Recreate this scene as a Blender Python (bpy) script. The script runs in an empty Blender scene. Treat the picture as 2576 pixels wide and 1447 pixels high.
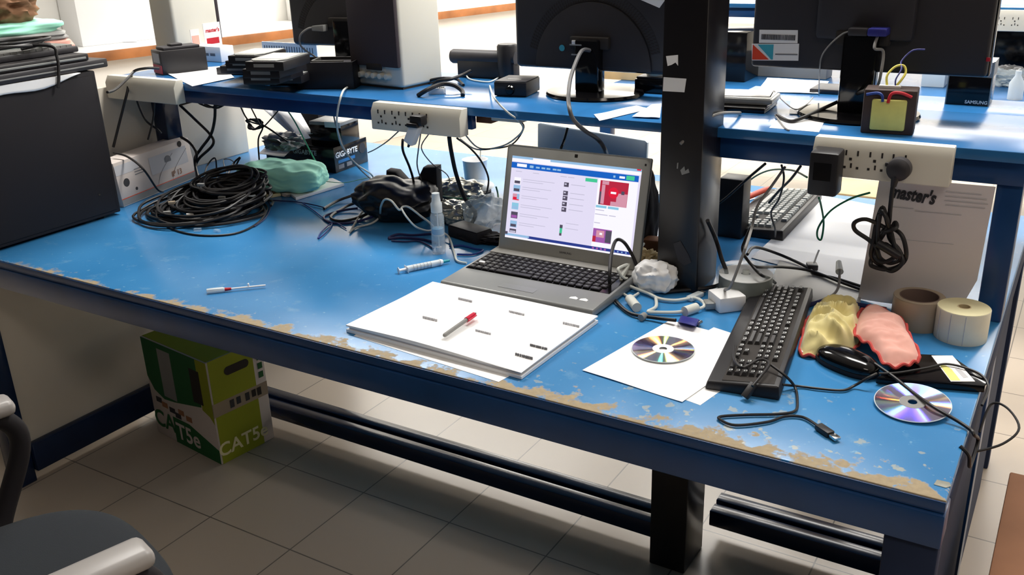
import bpy, bmesh, math, random
from mathutils import Vector, Matrix, noise
C = bpy.context.scene.collection
PI = math.pi
V = Vector
# ------------------------------------------------------------------ camera
F_PX, IMG_W, IMG_H = 2363.16, 2576.0, 1447.0
CAM = V((0.0794, -1.2541, 1.5203))
RGT = V((0.8545, 0.5186, -0.0308)).normalized()
FWD = V((-0.4932, 0.7911, -0.3619)).normalized()
UPV = RGT.cross(FWD).normalized()
RGT = FWD.cross(UPV).normalized()
cam_data = bpy.data.cameras.new('camera')
cam_data.sensor_width = 36.0
cam_data.lens = F_PX / IMG_W * 36.0
cam_data.clip_start = 0.02
cam = bpy.data.objects.new('camera', cam_data); C.objects.link(cam)
M = Matrix((RGT, UPV, -FWD)).transposed().to_4x4(); M.translation = CAM
cam.matrix_world = M
bpy.context.scene.camera = cam
def ray(px, py):
    return FWD * F_PX + RGT * (px - IMG_W / 2) - UPV * (py - IMG_H / 2)
def PZ(px, py, z):
    d = ray(px, py); return CAM + d * ((z - CAM.z) / d.z)
def PY(px, py, y):
    d = ray(px, py); return CAM + d * ((y - CAM.y) / d.y)
def PX(px, py, x):
    d = ray(px, py); return CAM + d * ((x - CAM.x) / d.x)
DZ, SZ = 0.75, 1.10           # desk top, shelf top
def D(px, py, h=0.0): return PZ(px, py, DZ + h)
def S(px, py, h=0.0): return PZ(px, py, SZ + h)

# ------------------------------------------------------------------ materials
MAT = {}
def srgb(r, g, b):
    f = lambda c: (c / 255 / 12.92) if c / 255 <= 0.04045 else ((c / 255 + 0.055) / 1.055) ** 2.4
    return (f(r), f(g), f(b), 1)
def mat(name, col, rough=0.5, metal=0.0, emit=0.0, trans=0.0, alpha=1.0, coat=0.0, var=0.0, vscale=30.0, ior=1.45, sheen=0.0, bump=0.0, bscale=200.0):
    m = bpy.data.materials.new(name); m.use_nodes = True
    nt = m.node_tree; b = nt.nodes['Principled BSDF']
    c = srgb(*col)
    b.inputs['Base Color'].default_value = c
    b.inputs['Roughness'].default_value = rough
    b.inputs['Metallic'].default_value = metal
    b.inputs['Transmission Weight'].default_value = trans
    b.inputs['Alpha'].default_value = alpha
    b.inputs['Coat Weight'].default_value = coat
    b.inputs['IOR'].default_value = ior
    b.inputs['Sheen Weight'].default_value = sheen
    if emit > 0:
        b.inputs['Emission Color'].default_value = c
        b.inputs['Emission Strength'].default_value = emit
    if var > 0 or bump > 0:
        tc = nt.nodes.new('ShaderNodeTexCoord')
        n = nt.nodes.new('ShaderNodeTexNoise'); n.inputs['Scale'].default_value = vscale; n.inputs['Detail'].default_value = 5
        nt.links.new(tc.outputs['Object'], n.inputs['Vector'])
        if var > 0:
            r = nt.nodes.new('ShaderNodeValToRGB')
            lo = tuple(max(0, x * (1 - var)) for x in c[:3]) + (1,)
            hi = tuple(min(1, x * (1 + var)) for x in c[:3]) + (1,)
            r.color_ramp.elements[0].position = 0.3; r.color_ramp.elements[0].color = lo
            r.color_ramp.elements[1].position = 0.7; r.color_ramp.elements[1].color = hi
            nt.links.new(n.outputs['Fac'], r.inputs['Fac']); nt.links.new(r.outputs['Color'], b.inputs['Base Color'])
        if bump > 0:
            n2 = nt.nodes.new('ShaderNodeTexNoise'); n2.inputs['Scale'].default_value = bscale
            nt.links.new(tc.outputs['Object'], n2.inputs['Vector'])
            bp = nt.nodes.new('ShaderNodeBump'); bp.inputs['Strength'].default_value = bump; bp.inputs['Distance'].default_value = 0.002
            nt.links.new(n2.outputs['Fac'], bp.inputs['Height']); nt.links.new(bp.outputs['Normal'], b.inputs['Normal'])
    MAT[name] = m
    return m
def worn_paint(name, col, edge, front=True):
    """blue enamel, chipped to tan undercoat along the front and right edges, faint scratches and splotches elsewhere"""
    m = bpy.data.materials.new(name); m.use_nodes = True
    nt = m.node_tree; N = nt.nodes.new; L = nt.links.new
    b = nt.nodes['Principled BSDF']; tc = N('ShaderNodeTexCoord')
    sep = N('ShaderNodeSeparateXYZ'); L(tc.outputs['Object'], sep.inputs[0])
    def math_(op, a, c=None, clamp=False):
        n = N('ShaderNodeMath'); n.operation = op; n.use_clamp = clamp
        for i, v in enumerate((a, c)):
            if v is None: continue
            if isinstance(v, (int, float)): n.inputs[i].default_value = v
            else: L(v, n.inputs[i])
        return n.outputs[0]
    def nz(scale, detail=4, rough=0.55, vec=None):
        n = N('ShaderNodeTexNoise'); n.inputs['Scale'].default_value = scale; n.inputs['Detail'].default_value = detail
        n.inputs['Roughness'].default_value = rough
        L(vec or tc.outputs['Object'], n.inputs['Vector']); return n.outputs['Fac']
    def step(v, lo, hi):
        n = N('ShaderNodeMapRange'); n.inputs['From Min'].default_value = lo; n.inputs['From Max'].default_value = hi; n.clamp = True
        L(v, n.inputs['Value']); return n.outputs[0]
    mix = lambda f, a, c: (lambda n: (L(f, n.inputs['Factor']), [ (L(v, n.inputs[i]) if not isinstance(v, tuple) else setattr(n.inputs[i], 'default_value', v)) for i, v in ((6, a), (7, c))], n.outputs[2])[-1])((lambda n: (setattr(n, 'data_type', 'RGBA'), n)[1])(N('ShaderNodeMix')))
    # distance from the front (y=0) and the right (x=0) edges, in metres
    big = nz(7, 3); mid = nz(24, 5); fine = nz(90, 4)
    xgain = step(sep.outputs[0], -2.3, -0.6)                     # wear grows towards the right end
    thr = math_('ADD', math_('MULTIPLY', math_('SUBTRACT', mid, 0.40), math_('ADD', 0.07, math_('MULTIPLY', xgain, 0.16))), math_('MULTIPLY', math_('SUBTRACT', big, 0.5), 0.07))
    chip = step(math_('SUBTRACT', thr, sep.outputs[1]), -0.006, 0.010)
    chipx = step(math_('ADD', math_('MULTIPLY', math_('SUBTRACT', mid, 0.40), 0.12), sep.outputs[0]), -0.003, 0.003)
    chip = math_('MAXIMUM', chip, math_('MULTIPLY', chipx, step(sep.outputs[1], 0.55, 0.35)))
    chip = math_('MULTIPLY', chip, math_('MULTIPLY', step(sep.outputs[2], -0.006, -0.002), step(math_('ADD', nz(140, 3), math_('MULTIPLY', math_('SUBTRACT', thr, sep.outputs[1]), 6)), 0.34, 0.52)))
    # islands of lost paint near the front right
    near = math_('MULTIPLY', step(sep.outputs[1], 0.38, 0.02), step(sep.outputs[0], -1.5, -0.3))
    isl = math_('MULTIPLY', step(math_('ADD', nz(31, 3), math_('MULTIPLY', near, 0.10)), 0.70, 0.73), near)
    pale = step(math_('ADD', nz(60, 3), math_('MULTIPLY', step(sep.outputs[1], 0.55, 0.05), 0.03)), 0.685, 0.76)
    spl = math_('MULTIPLY', step(nz(16, 5, 0.65), 0.58, 0.72), step(sep.outputs[1], 0.6, 0.1))
    base = mix(step(nz(2.2, 3), 0.35, 0.65), srgb(*[max(0, c - 7) for c in col]), srgb(*[min(255, c + 9) for c in col]))
    base = mix(math_('MULTIPLY', spl, 0.45), base, srgb(120, 168, 202))
    base = mix(math_('MULTIPLY', pale, 0.55), base, srgb(140, 190, 215))
    base = mix(math_('MULTIPLY', isl, 0.8), base, srgb(176, 178, 160))
    tan = mix(fine, srgb(186, 168, 134), srgb(144, 128, 102))
    base = mix(chip, base, tan)
    L(base, b.inputs['Base Color'])
    rg = math_('ADD', math_('ADD', 0.17, math_('MULTIPLY', nz(5, 4), 0.12)), math_('MULTIPLY', chip, 0.4))
    L(rg, b.inputs['Roughness']); b.inputs['Specular IOR Level'].default_value = 0.4
    bp = N('ShaderNodeBump'); bp.inputs['Strength'].default_value = 0.15; bp.inputs['Distance'].default_value = 0.004
    L(nz(4, 2), bp.inputs['Height']); L(bp.outputs['Normal'], b.inputs['Normal'])
    MAT[name] = m; return m
def tile_floor(name):
    m = bpy.data.materials.new(name); m.use_nodes = True
    nt = m.node_tree; N = nt.nodes.new; L = nt.links.new; b = nt.nodes['Principled BSDF']
    tc = N('ShaderNodeTexCoord'); mp = N('ShaderNodeMapping'); L(tc.outputs['Object'], mp.inputs[0])
    mp.inputs['Location'].default_value = (0.020, 0.126, 0)
    br = N('ShaderNodeTexBrick'); br.offset = 0; br.squash = 1
    br.inputs['Scale'].default_value = 1.0; br.inputs['Brick Width'].default_value = 0.3015; br.inputs['Row Height'].default_value = 0.3015
    br.inputs['Mortar Size'].default_value = 0.0022; br.inputs['Mortar Smooth'].default_value = 0.3
    br.inputs['Color1'].default_value = srgb(186, 172, 156); br.inputs['Color2'].default_value = srgb(180, 167, 152); br.inputs['Mortar'].default_value = srgb(112, 104, 96)
    L(mp.outputs[0], br.inputs['Vector'])
    L(br.outputs['Color'], b.inputs['Base Color']); b.inputs['Roughness'].default_value = 0.28
    MAT[name] = m; return m
worn_paint('worn_blue_enamel', (58, 132, 190), None)
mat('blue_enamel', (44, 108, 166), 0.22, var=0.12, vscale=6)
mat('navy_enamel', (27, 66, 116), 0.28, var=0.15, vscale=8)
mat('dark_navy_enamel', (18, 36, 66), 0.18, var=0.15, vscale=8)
tile_floor('floor_tiles')
mat('cream_panel', (206, 198, 184), 0.55, var=0.05, vscale=3)
mat('white_wall', (240, 238, 232), 0.7)
mat('ceiling_white', (235, 235, 230), 0.8)
mat('wood_edge', (168, 108, 62), 0.4, var=0.35, vscale=5)
mat('navy_matt', (20, 38, 70), 0.75, var=0.2, vscale=8)
mat('clear_cover', (210, 220, 220), 0.06, alpha=0.10)
mat('black_column', (22, 19, 21), 0.3, var=0.3, vscale=4)
mat('cream_plastic', (224, 220, 206), 0.4)
mat('slot_black', (40, 34, 30), 0.7)
mat('black_plastic', (30, 28, 31), 0.45, bump=0.05)
mat('charcoal_plastic', (46, 44, 48), 0.5)
mat('gloss_black', (13, 12, 14), 0.12)
mat('matt_black', (24, 21, 26), 0.75)
mat('grille_cloth', (62, 54, 58), 0.9, bump=0.3, bscale=700)
mat('grey_plastic', (140, 140, 138), 0.4)
mat('silver_plastic', (158, 160, 158), 0.35, metal=0.35)
mat('lid_silver', (214, 224, 226), 0.4)
mat('bezel_grey', (164, 163, 157), 0.45)
mat('palmrest', (136, 138, 138), 0.32, metal=0.15)
mat('slate_cable', (82, 82, 84), 0.45)
mat('key_dim', (104, 106, 106), 0.6)
mat('bag_black', (22, 20, 22), 0.38)
mat('dark_silver', (112, 116, 118), 0.3, metal=0.45)
mat('chrome', (215, 215, 215), 0.18, metal=1.0)
mat('paper', (250, 250, 250), 0.7)
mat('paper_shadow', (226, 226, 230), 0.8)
mat('ink_grey', (120, 120, 124), 0.8)
mat('ink_dark', (58, 58, 62), 0.8)
mat('ink_soft', (196, 196, 200), 0.8)
mat('letterhead', (228, 222, 222), 0.75)
mat('white_plastic', (240, 240, 240), 0.4)
mat('offwhite_cable', (214, 216, 208), 0.5)
mat('grey_cable', (126, 124, 122), 0.5)
mat('black_cable', (26, 24, 26), 0.45)
mat('green_cable', (30, 128, 92), 0.5)
mat('blue_cable', (30, 62, 140), 0.5)
mat('navy_cable', (28, 32, 84), 0.5)
mat('yellow_cable', (226, 214, 96), 0.5)
mat('red_cable', (196, 30, 44), 0.5)
mat('vga_blue', (44, 46, 128), 0.4)
mat('label_yellow', (226, 222, 128), 0.6, var=0.1, vscale=20)
mat('label_red', (190, 26, 44), 0.5)
mat('card_green', (26, 92, 46), 0.7)
mat('card_lime', (150, 158, 30), 0.7, var=0.06, vscale=6)
mat('card_white', (206, 196, 190), 0.7)
mat('card_brown', (150, 104, 74), 0.8, var=0.12, vscale=6)
mat('chair_fabric', (36, 41, 47), 0.9, bump=0.3, bscale=500)
mat('chair_arm', (160, 156, 154), 0.35)
mat('teal_cloth', (172, 248, 218), 0.7, var=0.12, vscale=14)
mat('pink_cloth', (222, 164, 150), 0.9, var=0.06, vscale=12, sheen=0.3)
mat('olive_cloth', (216, 202, 140), 0.9, var=0.15, vscale=16, sheen=0.3)
mat('red_hem', (190, 72, 68), 0.9)
mat('brown_bag', (142, 104, 76), 0.85, var=0.25, vscale=14)
mat('clear_plastic', (226, 238, 244), 0.06, alpha=0.22)
mat('frosted_plastic', (226, 234, 236), 0.35, alpha=0.72)
mat('clear_film', (214, 226, 230), 0.18, alpha=0.42)
mat('smoked_plastic', (84, 90, 88), 0.15)
mat('blue_liquid', (70, 170, 222), 0.2, alpha=0.8)
mat('foil', (176, 176, 164), 0.28, metal=0.6, var=0.35, vscale=22)
mat('tissue', (246, 246, 246), 0.85)
mat('beige', (214, 196, 156), 0.8, var=0.15, vscale=30)
mat('brown', (112, 70, 44), 0.7, var=0.25, vscale=20)
mat('sponge_dark', (96, 80, 58), 0.95, var=0.4, vscale=60)
mat('label_roll', (240, 236, 216), 0.6, var=0.03, vscale=40)
mat('label_top', (238, 230, 186), 0.7)
mat('tape_brown', (176, 160, 138), 0.25, alpha=0.9)
mat('tape_core', (116, 96, 88), 0.8)
mat('orange_red', (226, 74, 46), 0.45)
mat('pen_red', (206, 36, 66), 0.35)
mat('teal_plastic', (30, 150, 160), 0.4)
mat('key_black', (60, 59, 60), 0.36)
mat('key_glare', (158, 162, 160), 0.28)  # black keys coloured pale, the glare on them put into the colour
mat('key_legend', (205, 208, 206), 0.6)
mat('cyan_dot', (70, 170, 190), 0.4)
mat('tan_wood', (206, 178, 132), 0.6, var=0.15, vscale=9)
def disc_material(name, base):
    """optical disc: dark mirror plus a grating; every colour is reflected off a normal tilted along the disc's radius, so lamps show as rainbow wedges"""
    m = bpy.data.materials.new(name); m.use_nodes = True
    nt = m.node_tree; N = nt.nodes.new; L = nt.links.new; b = nt.nodes['Principled BSDF']; out = nt.nodes['Material Output']
    b.inputs['Base Color'].default_value = srgb(*base); b.inputs['Metallic'].default_value = 0.8; b.inputs['Roughness'].default_value = 0.12
    tc = N('ShaderNodeTexCoord'); geo = N('ShaderNodeNewGeometry')
    nr = N('ShaderNodeVectorMath'); nr.operation = 'NORMALIZE'; 
    sx = N('ShaderNodeVectorMath'); sx.operation = 'MULTIPLY'; sx.inputs[1].default_value = (1, 1, 0)
    L(tc.outputs['Object'], sx.inputs[0]); L(sx.outputs[0], nr.inputs[0])
    last = b.outputs[0]
    for k, c in ((0.30, (0.10, 0.04, 0.9)), (0.335, (0.03, 0.3, 0.9)), (0.37, (0.03, 0.8, 0.35)), (0.41, (0.7, 0.75, 0.06)), (0.45, (0.95, 0.12, 0.05)), (-0.30, (0.10, 0.04, 0.9)), (-0.335, (0.03, 0.3, 0.9)), (-0.37, (0.03, 0.8, 0.35)), (-0.41, (0.7, 0.75, 0.06)), (-0.45, (0.95, 0.12, 0.05))):
        sc = N('ShaderNodeVectorMath'); sc.operation = 'SCALE'; sc.inputs['Scale'].default_value = k; L(nr.outputs[0], sc.inputs[0])
        ad = N('ShaderNodeVectorMath'); ad.operation = 'ADD'; L(geo.outputs['Normal'], ad.inputs[0]); L(sc.outputs[0], ad.inputs[1])
        no = N('ShaderNodeVectorMath'); no.operation = 'NORMALIZE'; L(ad.outputs[0], no.inputs[0])
        g = N('ShaderNodeBsdfGlossy'); g.inputs['Color'].default_value = tuple(x * 0.16 for x in c) + (1,); g.inputs['Roughness'].default_value = 0.1
        L(no.outputs[0], g.inputs['Normal'])
        a = N('ShaderNodeAddShader'); L(last, a.inputs[0]); L(g.outputs[0], a.inputs[1]); last = a.outputs[0]
    L(last, out.inputs['Surface'])
    MAT[name] = m; return m
disc_material('disc_dye', (104, 66, 98))
# screen colours (a lit display gives off light)
for nm, c, e in (('scr_white', (228, 222, 246), 1.0), ('scr_blue', (26, 98, 196), 1.0), ('scr_sky', (150, 190, 226), 1.0), ('scr_navy', (44, 60, 140), 1.0), ('scr_green', (70, 200, 150), 1.0), ('scr_grey', (196, 192, 214), 1.0),
                 ('scr_red', (186, 40, 66), 1.0), ('scr_pink', (214, 150, 170), 1.0), ('scr_dark', (84, 78, 96), 1.0), ('scr_purple', (160, 90, 170), 1.0), ('scr_cyan', (140, 200, 226), 1.0), ('scr_lite', (246, 244, 254), 1.05), ('scr_brightred', (226, 30, 60), 1.0)):
    m = mat(nm, (8, 8, 8), 0.3)
    b = m.node_tree.nodes['Principled BSDF']; b.inputs['Emission Color'].default_value = srgb(*c); b.inputs['Emission Strength'].default_value = e

# ------------------------------------------------------------------ mesh builder
class MB:
    def __init__(s): s.bm = bmesh.new(); s.mi = 0
    def _add(s, t, mtx=None):
        if mtx is not None: bmesh.ops.transform(t, matrix=mtx, verts=t.verts)
        mp = {v: s.bm.verts.new(v.co) for v in t.verts}
        for f in t.faces:
            try: nf = s.bm.faces.new([mp[v] for v in f.verts]); nf.material_index = s.mi
            except ValueError: pass
        t.free(); return s
    def box(s, x0, x1, y0, y1, z0, z1, bev=0.0, seg=2, mtx=None):
        t = bmesh.new(); bmesh.ops.create_cube(t, size=1)
        for v in t.verts:
            v.co = V(((x0 + x1) / 2 + v.co.x * (x1 - x0), (y0 + y1) / 2 + v.co.y * (y1 - y0), (z0 + z1) / 2 + v.co.z * (z1 - z0)))
        if bev > 0: bmesh.ops.bevel(t, geom=t.edges[:], offset=bev, segments=seg, affect='EDGES', profile=0.5)
        return s._add(t, mtx)
    def hexa(s, pts, bev=0.0):
        """8 points: bottom 4 (ccw), top 4"""
        t = bmesh.new(); vs = [t.verts.new(p) for p in pts]
        for f in ((3, 2, 1, 0), (4, 5, 6, 7), (0, 1, 5, 4), (1, 2, 6, 5), (2, 3, 7, 6), (3, 0, 4, 7)): t.faces.new([vs[i] for i in f])
        if bev > 0: bmesh.ops.bevel(t, geom=t.edges[:], offset=bev, segments=2, affect='EDGES', profile=0.5)
        return s._add(t)
    def cyl(s, p0, p1, r0, r1=None, n=20, caps=True):
        p0, p1 = V(p0), V(p1); r1 = r0 if r1 is None else r1
        d = p1 - p0; q = d.to_track_quat('Z', 'Y').to_matrix().to_4x4(); q.translation = (p0 + p1) / 2
        t = bmesh.new(); bmesh.ops.create_cone(t, cap_ends=caps, segments=n, radius1=r0, radius2=r1, depth=d.length)
        return s._add(t, q)
    def lathe(s, prof, n=40, c=(0, 0, 0), mtx=None):
        t = bmesh.new(); rings = []
        for r, z in prof:
            if r < 1e-6: rings.append([t.verts.new((c[0], c[1], c[2] + z))])
            else: rings.append([t.verts.new((c[0] + r * math.cos(2 * PI * i / n), c[1] + r * math.sin(2 * PI * i / n), c[2] + z)) for i in range(n)])
        for a, b in zip(rings, rings[1:]):
            for i in range(n):
                j = (i + 1) % n
                if len(a) == 1 and len(b) == 1: continue
                if len(a) == 1: t.faces.new([a[0], b[i], b[j]])
                elif len(b) == 1: t.faces.new([a[i], b[0], a[j]])
                else: t.faces.new([a[i], b[i], b[j], a[j]])
        bmesh.ops.recalc_face_normals(t, faces=t.faces)
        return s._add(t, mtx)
    def prism(s, poly, z0, z1, bev=0.0, mtx=None):
        t = bmesh.new()
        a = [t.verts.new((x, y, z0)) for x, y in poly]; b = [t.verts.new((x, y, z1)) for x, y in poly]
        t.faces.new(a[::-1]); t.faces.new(b)
        for i in range(len(poly)):
            j = (i + 1) % len(poly); t.faces.new([a[i], a[j], b[j], b[i]])
        bmesh.ops.recalc_face_normals(t, faces=t.faces)
        if bev > 0: bmesh.ops.bevel(t, geom=[e for e in t.edges if abs(e.verts[0].co.z - e.verts[1].co.z) < 1e-6], offset=bev, segments=2, affect='EDGES', profile=0.5)
        return s._add(t, mtx)
    def quad(s, a, b, c, d):
        t = bmesh.new(); t.faces.new([t.verts.new(p) for p in (a, b, c, d)]); return s._add(t)
    def tube(s, pts, r, n=8, sub=6, closed=False):
        pts = smooth_path(pts, sub, closed); t = bmesh.new(); rings = []
        up = V((0, 0, 1)); prev = None
        N = len(pts)
        for i, p in enumerate(pts):
            a = pts[i - 1] if (i > 0 or closed) else p; b = pts[(i + 1) % N] if (i < N - 1 or closed) else p
            d = (b - a)
            if d.length < 1e-9: d = V((0, 0, 1))
            d.normalize()
            if prev is None:
                u = d.cross(V((0, 0, 1)))
                if u.length < 0.05: u = d.cross(V((1, 0, 0)))
            else: u = prev - d * prev.dot(d)
            if u.length < 1e-6: u = d.orthogonal()
            u.normalize(); prev = u; w = d.cross(u)
            rings.append([t.verts.new(p + (u * math.cos(2 * PI * k / n) + w * math.sin(2 * PI * k / n)) * r) for k in range(n)])
        M_ = N if closed else N - 1
        for i in range(M_):
            a, b = rings[i], rings[(i + 1) % N]
            for k in range(n):
                l = (k + 1) % n; t.faces.new([a[k], a[l], b[l], b[k]])
        if not closed:
            t.faces.new(rings[0][::-1]); t.faces.new(rings[-1])
        bmesh.ops.recalc_face_normals(t, faces=t.faces)
        return s._add(t)
    def blob(s, size, seed=0, amp=0.25, freq=2.0, sub=4, power=2.6, c=(0, 0, 0), floor=True, ridged=False, mtx=None):
        t = bmesh.new(); bmesh.ops.create_icosphere(t, subdivisions=sub, radius=1)
        off = V((seed * 7.13, seed * 3.7, seed * 1.9))
        for v in t.verts:
            d = v.co.normalized()
            k = (abs(d.x) ** power + abs(d.y) ** power + abs(d.z) ** power) ** (-1 / power)
            nn = noise.fractal(d * freq + off, 0.9, 2.0, 4) if not ridged else (0.5 - abs(noise.noise(d * freq + off)) * 2 + 0.35 * noise.noise(d * freq * 2.7 + off))
            p = d * k * (1 + amp * nn)
            v.co = V((p.x * size[0] / 2, p.y * size[1] / 2, p.z * size[2] / 2 + size[2] / 2))
            if floor: v.co.z = max(v.co.z, 0.0005 + 0.0004 * (d.x + 1))
            v.co += V(c)
        return s._add(t, mtx)
    def build(s, name, m, parent=None, loc=None, angle=40, smooth=True):
        me = bpy.data.meshes.new(name)
        bm = s.bm
        if loc == 'base' and bm.verts:
            xs = [v.co.x for v in bm.verts]; ys = [v.co.y for v in bm.verts]; zs = [v.co.z for v in bm.verts]
            loc = V(((min(xs) + max(xs)) / 2, (min(ys) + max(ys)) / 2, min(zs)))
        if loc is not None:
            bmesh.ops.translate(bm, verts=bm.verts, vec=-V(loc))
        bm.normal_update(); bm.to_mesh(me); bm.free()
        for x in (m if isinstance(m, (list, tuple)) else [m]): me.materials.append(MAT[x])
        if smooth:
            for p in me.polygons: p.use_smooth = True
            me.set_sharp_from_angle(angle=math.radians(angle))
        o = bpy.data.objects.new(name, me); C.objects.link(o)
        if loc is not None: o.location = V(loc)
        if parent is not None: o.parent = parent
        return o
def smooth_path(pts, sub=6, closed=False):
    pts = [V(p) for p in pts]
    if len(pts) < 3: return pts
    out = []; n = len(pts)
    rng = range(n) if closed else range(n - 1)
    for i in rng:
        if closed: p0, p1, p2, p3 = pts[i - 1], pts[i], pts[(i + 1) % n], pts[(i + 2) % n]
        else: p0, p1, p2, p3 = pts[max(i - 1, 0)], pts[i], pts[i + 1], pts[min(i + 2, n - 1)]
        for k in range(sub):
            t = k / sub
            out.append(0.5 * ((2 * p1) + (p2 - p0) * t + (2 * p0 - 5 * p1 + 4 * p2 - p3) * t * t + (3 * p1 - p0 - 3 * p2 + p3) * t ** 3))
    if not closed: out.append(pts[-1])
    return out
def tag(o, label, cat, group=None, kind=None):
    if label: o['label'] = label
    if cat: o['category'] = cat
    if group: o['group'] = group
    if kind: o['kind'] = kind
    return o
def thing(name, label, cat, loc=(0, 0, 0), rz=0.0, group=None, rot=None):
    o = bpy.data.objects.new(name, None); C.objects.link(o); o.empty_display_size = 0.05
    o.location = V(loc); o.rotation_euler = rot if rot else (0, 0, rz)
    return tag(o, label, cat, group)
def struct(name, mb, m, loc=None):
    o = mb.build(name, m, loc=loc); o['kind'] = 'structure'; o['label'] = None if False else name.replace('_', ' '); o['category'] = name.split('_')[0]; return o
def dup(root, loc, rz=None, label=None, group=None):
    r = root.copy(); C.objects.link(r); r.location = V(loc)
    if rz is not None: r.rotation_euler = (0, 0, rz)
    if label: r['label'] = label
    if group: r['group'] = group
    for ch in list(root.children):
        c = ch.copy(); C.objects.link(c); c.parent = r
        for g in ch.children:
            d = g.copy(); C.objects.link(d); d.parent = c
    return r
def text(name, s, size, m, parent, loc, rot=(0, 0, 0), shear=0.0, bold=0.0, align='CENTER', space=1.0, xs=1.0, ext=0.0002):
    cu = bpy.data.curves.new(name, 'FONT'); cu.body = s; cu.size = size; cu.shear = shear; cu.offset = bold; cu.align_x = align; cu.align_y = 'CENTER'
    cu.extrude = ext; cu.space_character = space; cu.resolution_u = 3
    t = bpy.data.objects.new('tmp', cu); C.objects.link(t)
    bpy.context.view_layer.update()
    me = bpy.data.meshes.new_from_object(t.evaluated_get(bpy.context.evaluated_depsgraph_get()))
    bpy.data.objects.remove(t); bpy.data.curves.remove(cu)
    me.materials.clear(); me.materials.append(MAT[m])
    o = bpy.data.objects.new(name, me); C.objects.link(o); o.parent = parent; o.location = V(loc); o.rotation_euler = rot; o.scale = (xs, 1, 1)
    return o
FRONT = (PI / 2, 0, 0)           # text standing up, read from -y
RIGHT = (PI / 2, 0, PI / 2)      # text standing up, read from +x
def cable(label, pts, r=0.0022, m='black_cable', name='cable', cat='cable', group=None, sub=6, n=8, extra=None):
    """a cord as one mesh; extra = list of (name, material, builder) plug parts in world coordinates"""
    pts = [V(p) for p in pts]
    if extra:
        base = pts[0].copy()
        root = thing(name, label, cat, base, 0, group)
        MB().tube([p - base for p in pts], r, n, sub).build('cord', m, root)
        for nm, mm, fn in extra:
            mb = MB(); fn(mb); bmesh.ops.translate(mb.bm, verts=mb.bm.verts, vec=-base); mb.build(nm, mm, root)
        return root
    o = MB().tube(pts, r, n, sub).build(name, m, loc=pts[0]); return tag(o, label, cat, group)
def plug_box(p, d, l, w, h, bev=0.001):
    """adds a small connector body from p along d"""
    def fn(mb):
        d_ = V(d).normalized(); up = V((0, 0, 1)); sx = d_.cross(up); sx = sx.normalized() if sx.length > .01 else V((1, 0, 0)); uz = sx.cross(d_)
        m4 = Matrix((sx, d_, uz)).transposed().to_4x4(); m4.translation = V(p)
        mb.box(-w / 2, w / 2, 0, l, -h / 2, h / 2, bev, mtx=m4)
    return fn
def sheet(poly, z, thick=0.0006, curl=0.0, seed=0):
    """paper: polygon of 4 world points (x, y) at height z, gridded and slightly wavy"""
    mb = MB(); t = bmesh.new(); n = 10
    a, b, c, d = [V((p[0], p[1], 0)) for p in poly]; g = []
    for i in range(n + 1):
        row = []
        for j in range(n + 1):
            u, v = i / n, j / n
            p = (a * (1 - u) + b * u) * (1 - v) + (d * (1 - u) + c * u) * v
            e = max(abs(u - .5), abs(v - .5)) * 2
            h = curl * (e ** 4) * (0.5 + 0.5 * noise.noise(V((u * 2 + seed, v * 2, seed))))
            row.append(t.verts.new((p.x, p.y, z + thick + max(0, h))))
        g.append(row)
    for i in range(n):
        for j in range(n): t.faces.new([g[i][j], g[i + 1][j], g[i + 1][j + 1], g[i][j + 1]])
    bmesh.ops.recalc_face_normals(t, faces=t.faces)
    if t.faces[0].normal.z < 0: bmesh.ops.reverse_faces(t, faces=t.faces[:])
    r = bmesh.ops.extrude_face_region(t, geom=t.faces[:])
    for v in [e for e in r['geom'] if isinstance(e, bmesh.types.BMVert)]: v.co.z -= thick
    bmesh.ops.recalc_face_normals(t, faces=t.faces)
    return mb._add(t)
# ------------------------------------------------------------------ world, lamps, render look
sc = bpy.context.scene
sc.view_settings.view_transform = 'Standard'; sc.view_settings.look = 'None'; sc.view_settings.gamma = 1; sc.view_settings.use_curve_mapping = False
sc.view_settings.exposure = 0.0
sc.cycles.max_bounces = 8; sc.cycles.transmission_bounces = 8; sc.cycles.transparent_max_bounces = 8; sc.cycles.caustics_reflective = False; sc.cycles.caustics_refractive = False
w = bpy.data.worlds.new('world'); sc.world = w; w.use_nodes = True
w.node_tree.nodes['Background'].inputs[0].default_value = (0.86, 0.90, 1.0, 1); w.node_tree.nodes['Background'].inputs[1].default_value = 0.04
def lamp(name, loc, size, power, col=(1, 0.97, 0.92), target=None):
    l = bpy.data.lights.new(name, 'AREA'); l.shape = 'RECTANGLE'; l.size, l.size_y = size; l.energy = power; l.color = col
    o = bpy.data.objects.new(name, l); C.objects.link(o); o.location = loc
    if target is not None: o.rotation_euler = (V(target) - V(loc)).to_track_quat('-Z', 'Y').to_euler()
    return o
for i, x in enumerate((-4.0, -1.3, 1.4)):
    lamp('ceiling_lamp', (x, 4.5, 2.92), (2.2, 0.9), 90)
for i, x in enumerate((-3.6, -0.6)):
    lamp('ceiling_lamp', (x, 7.2, 2.92), (2.2, 0.9), 90)
for i, x in enumerate((-2.6, -0.4)):
    lamp('ceiling_lamp', (x, 1.25, 2.92), (1.3, 0.5), 62)
lamp('ceiling_lamp', (1.1, -1.5, 2.92), (1.3, 0.6), 21, (1, 0.87, 0.76))
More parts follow.
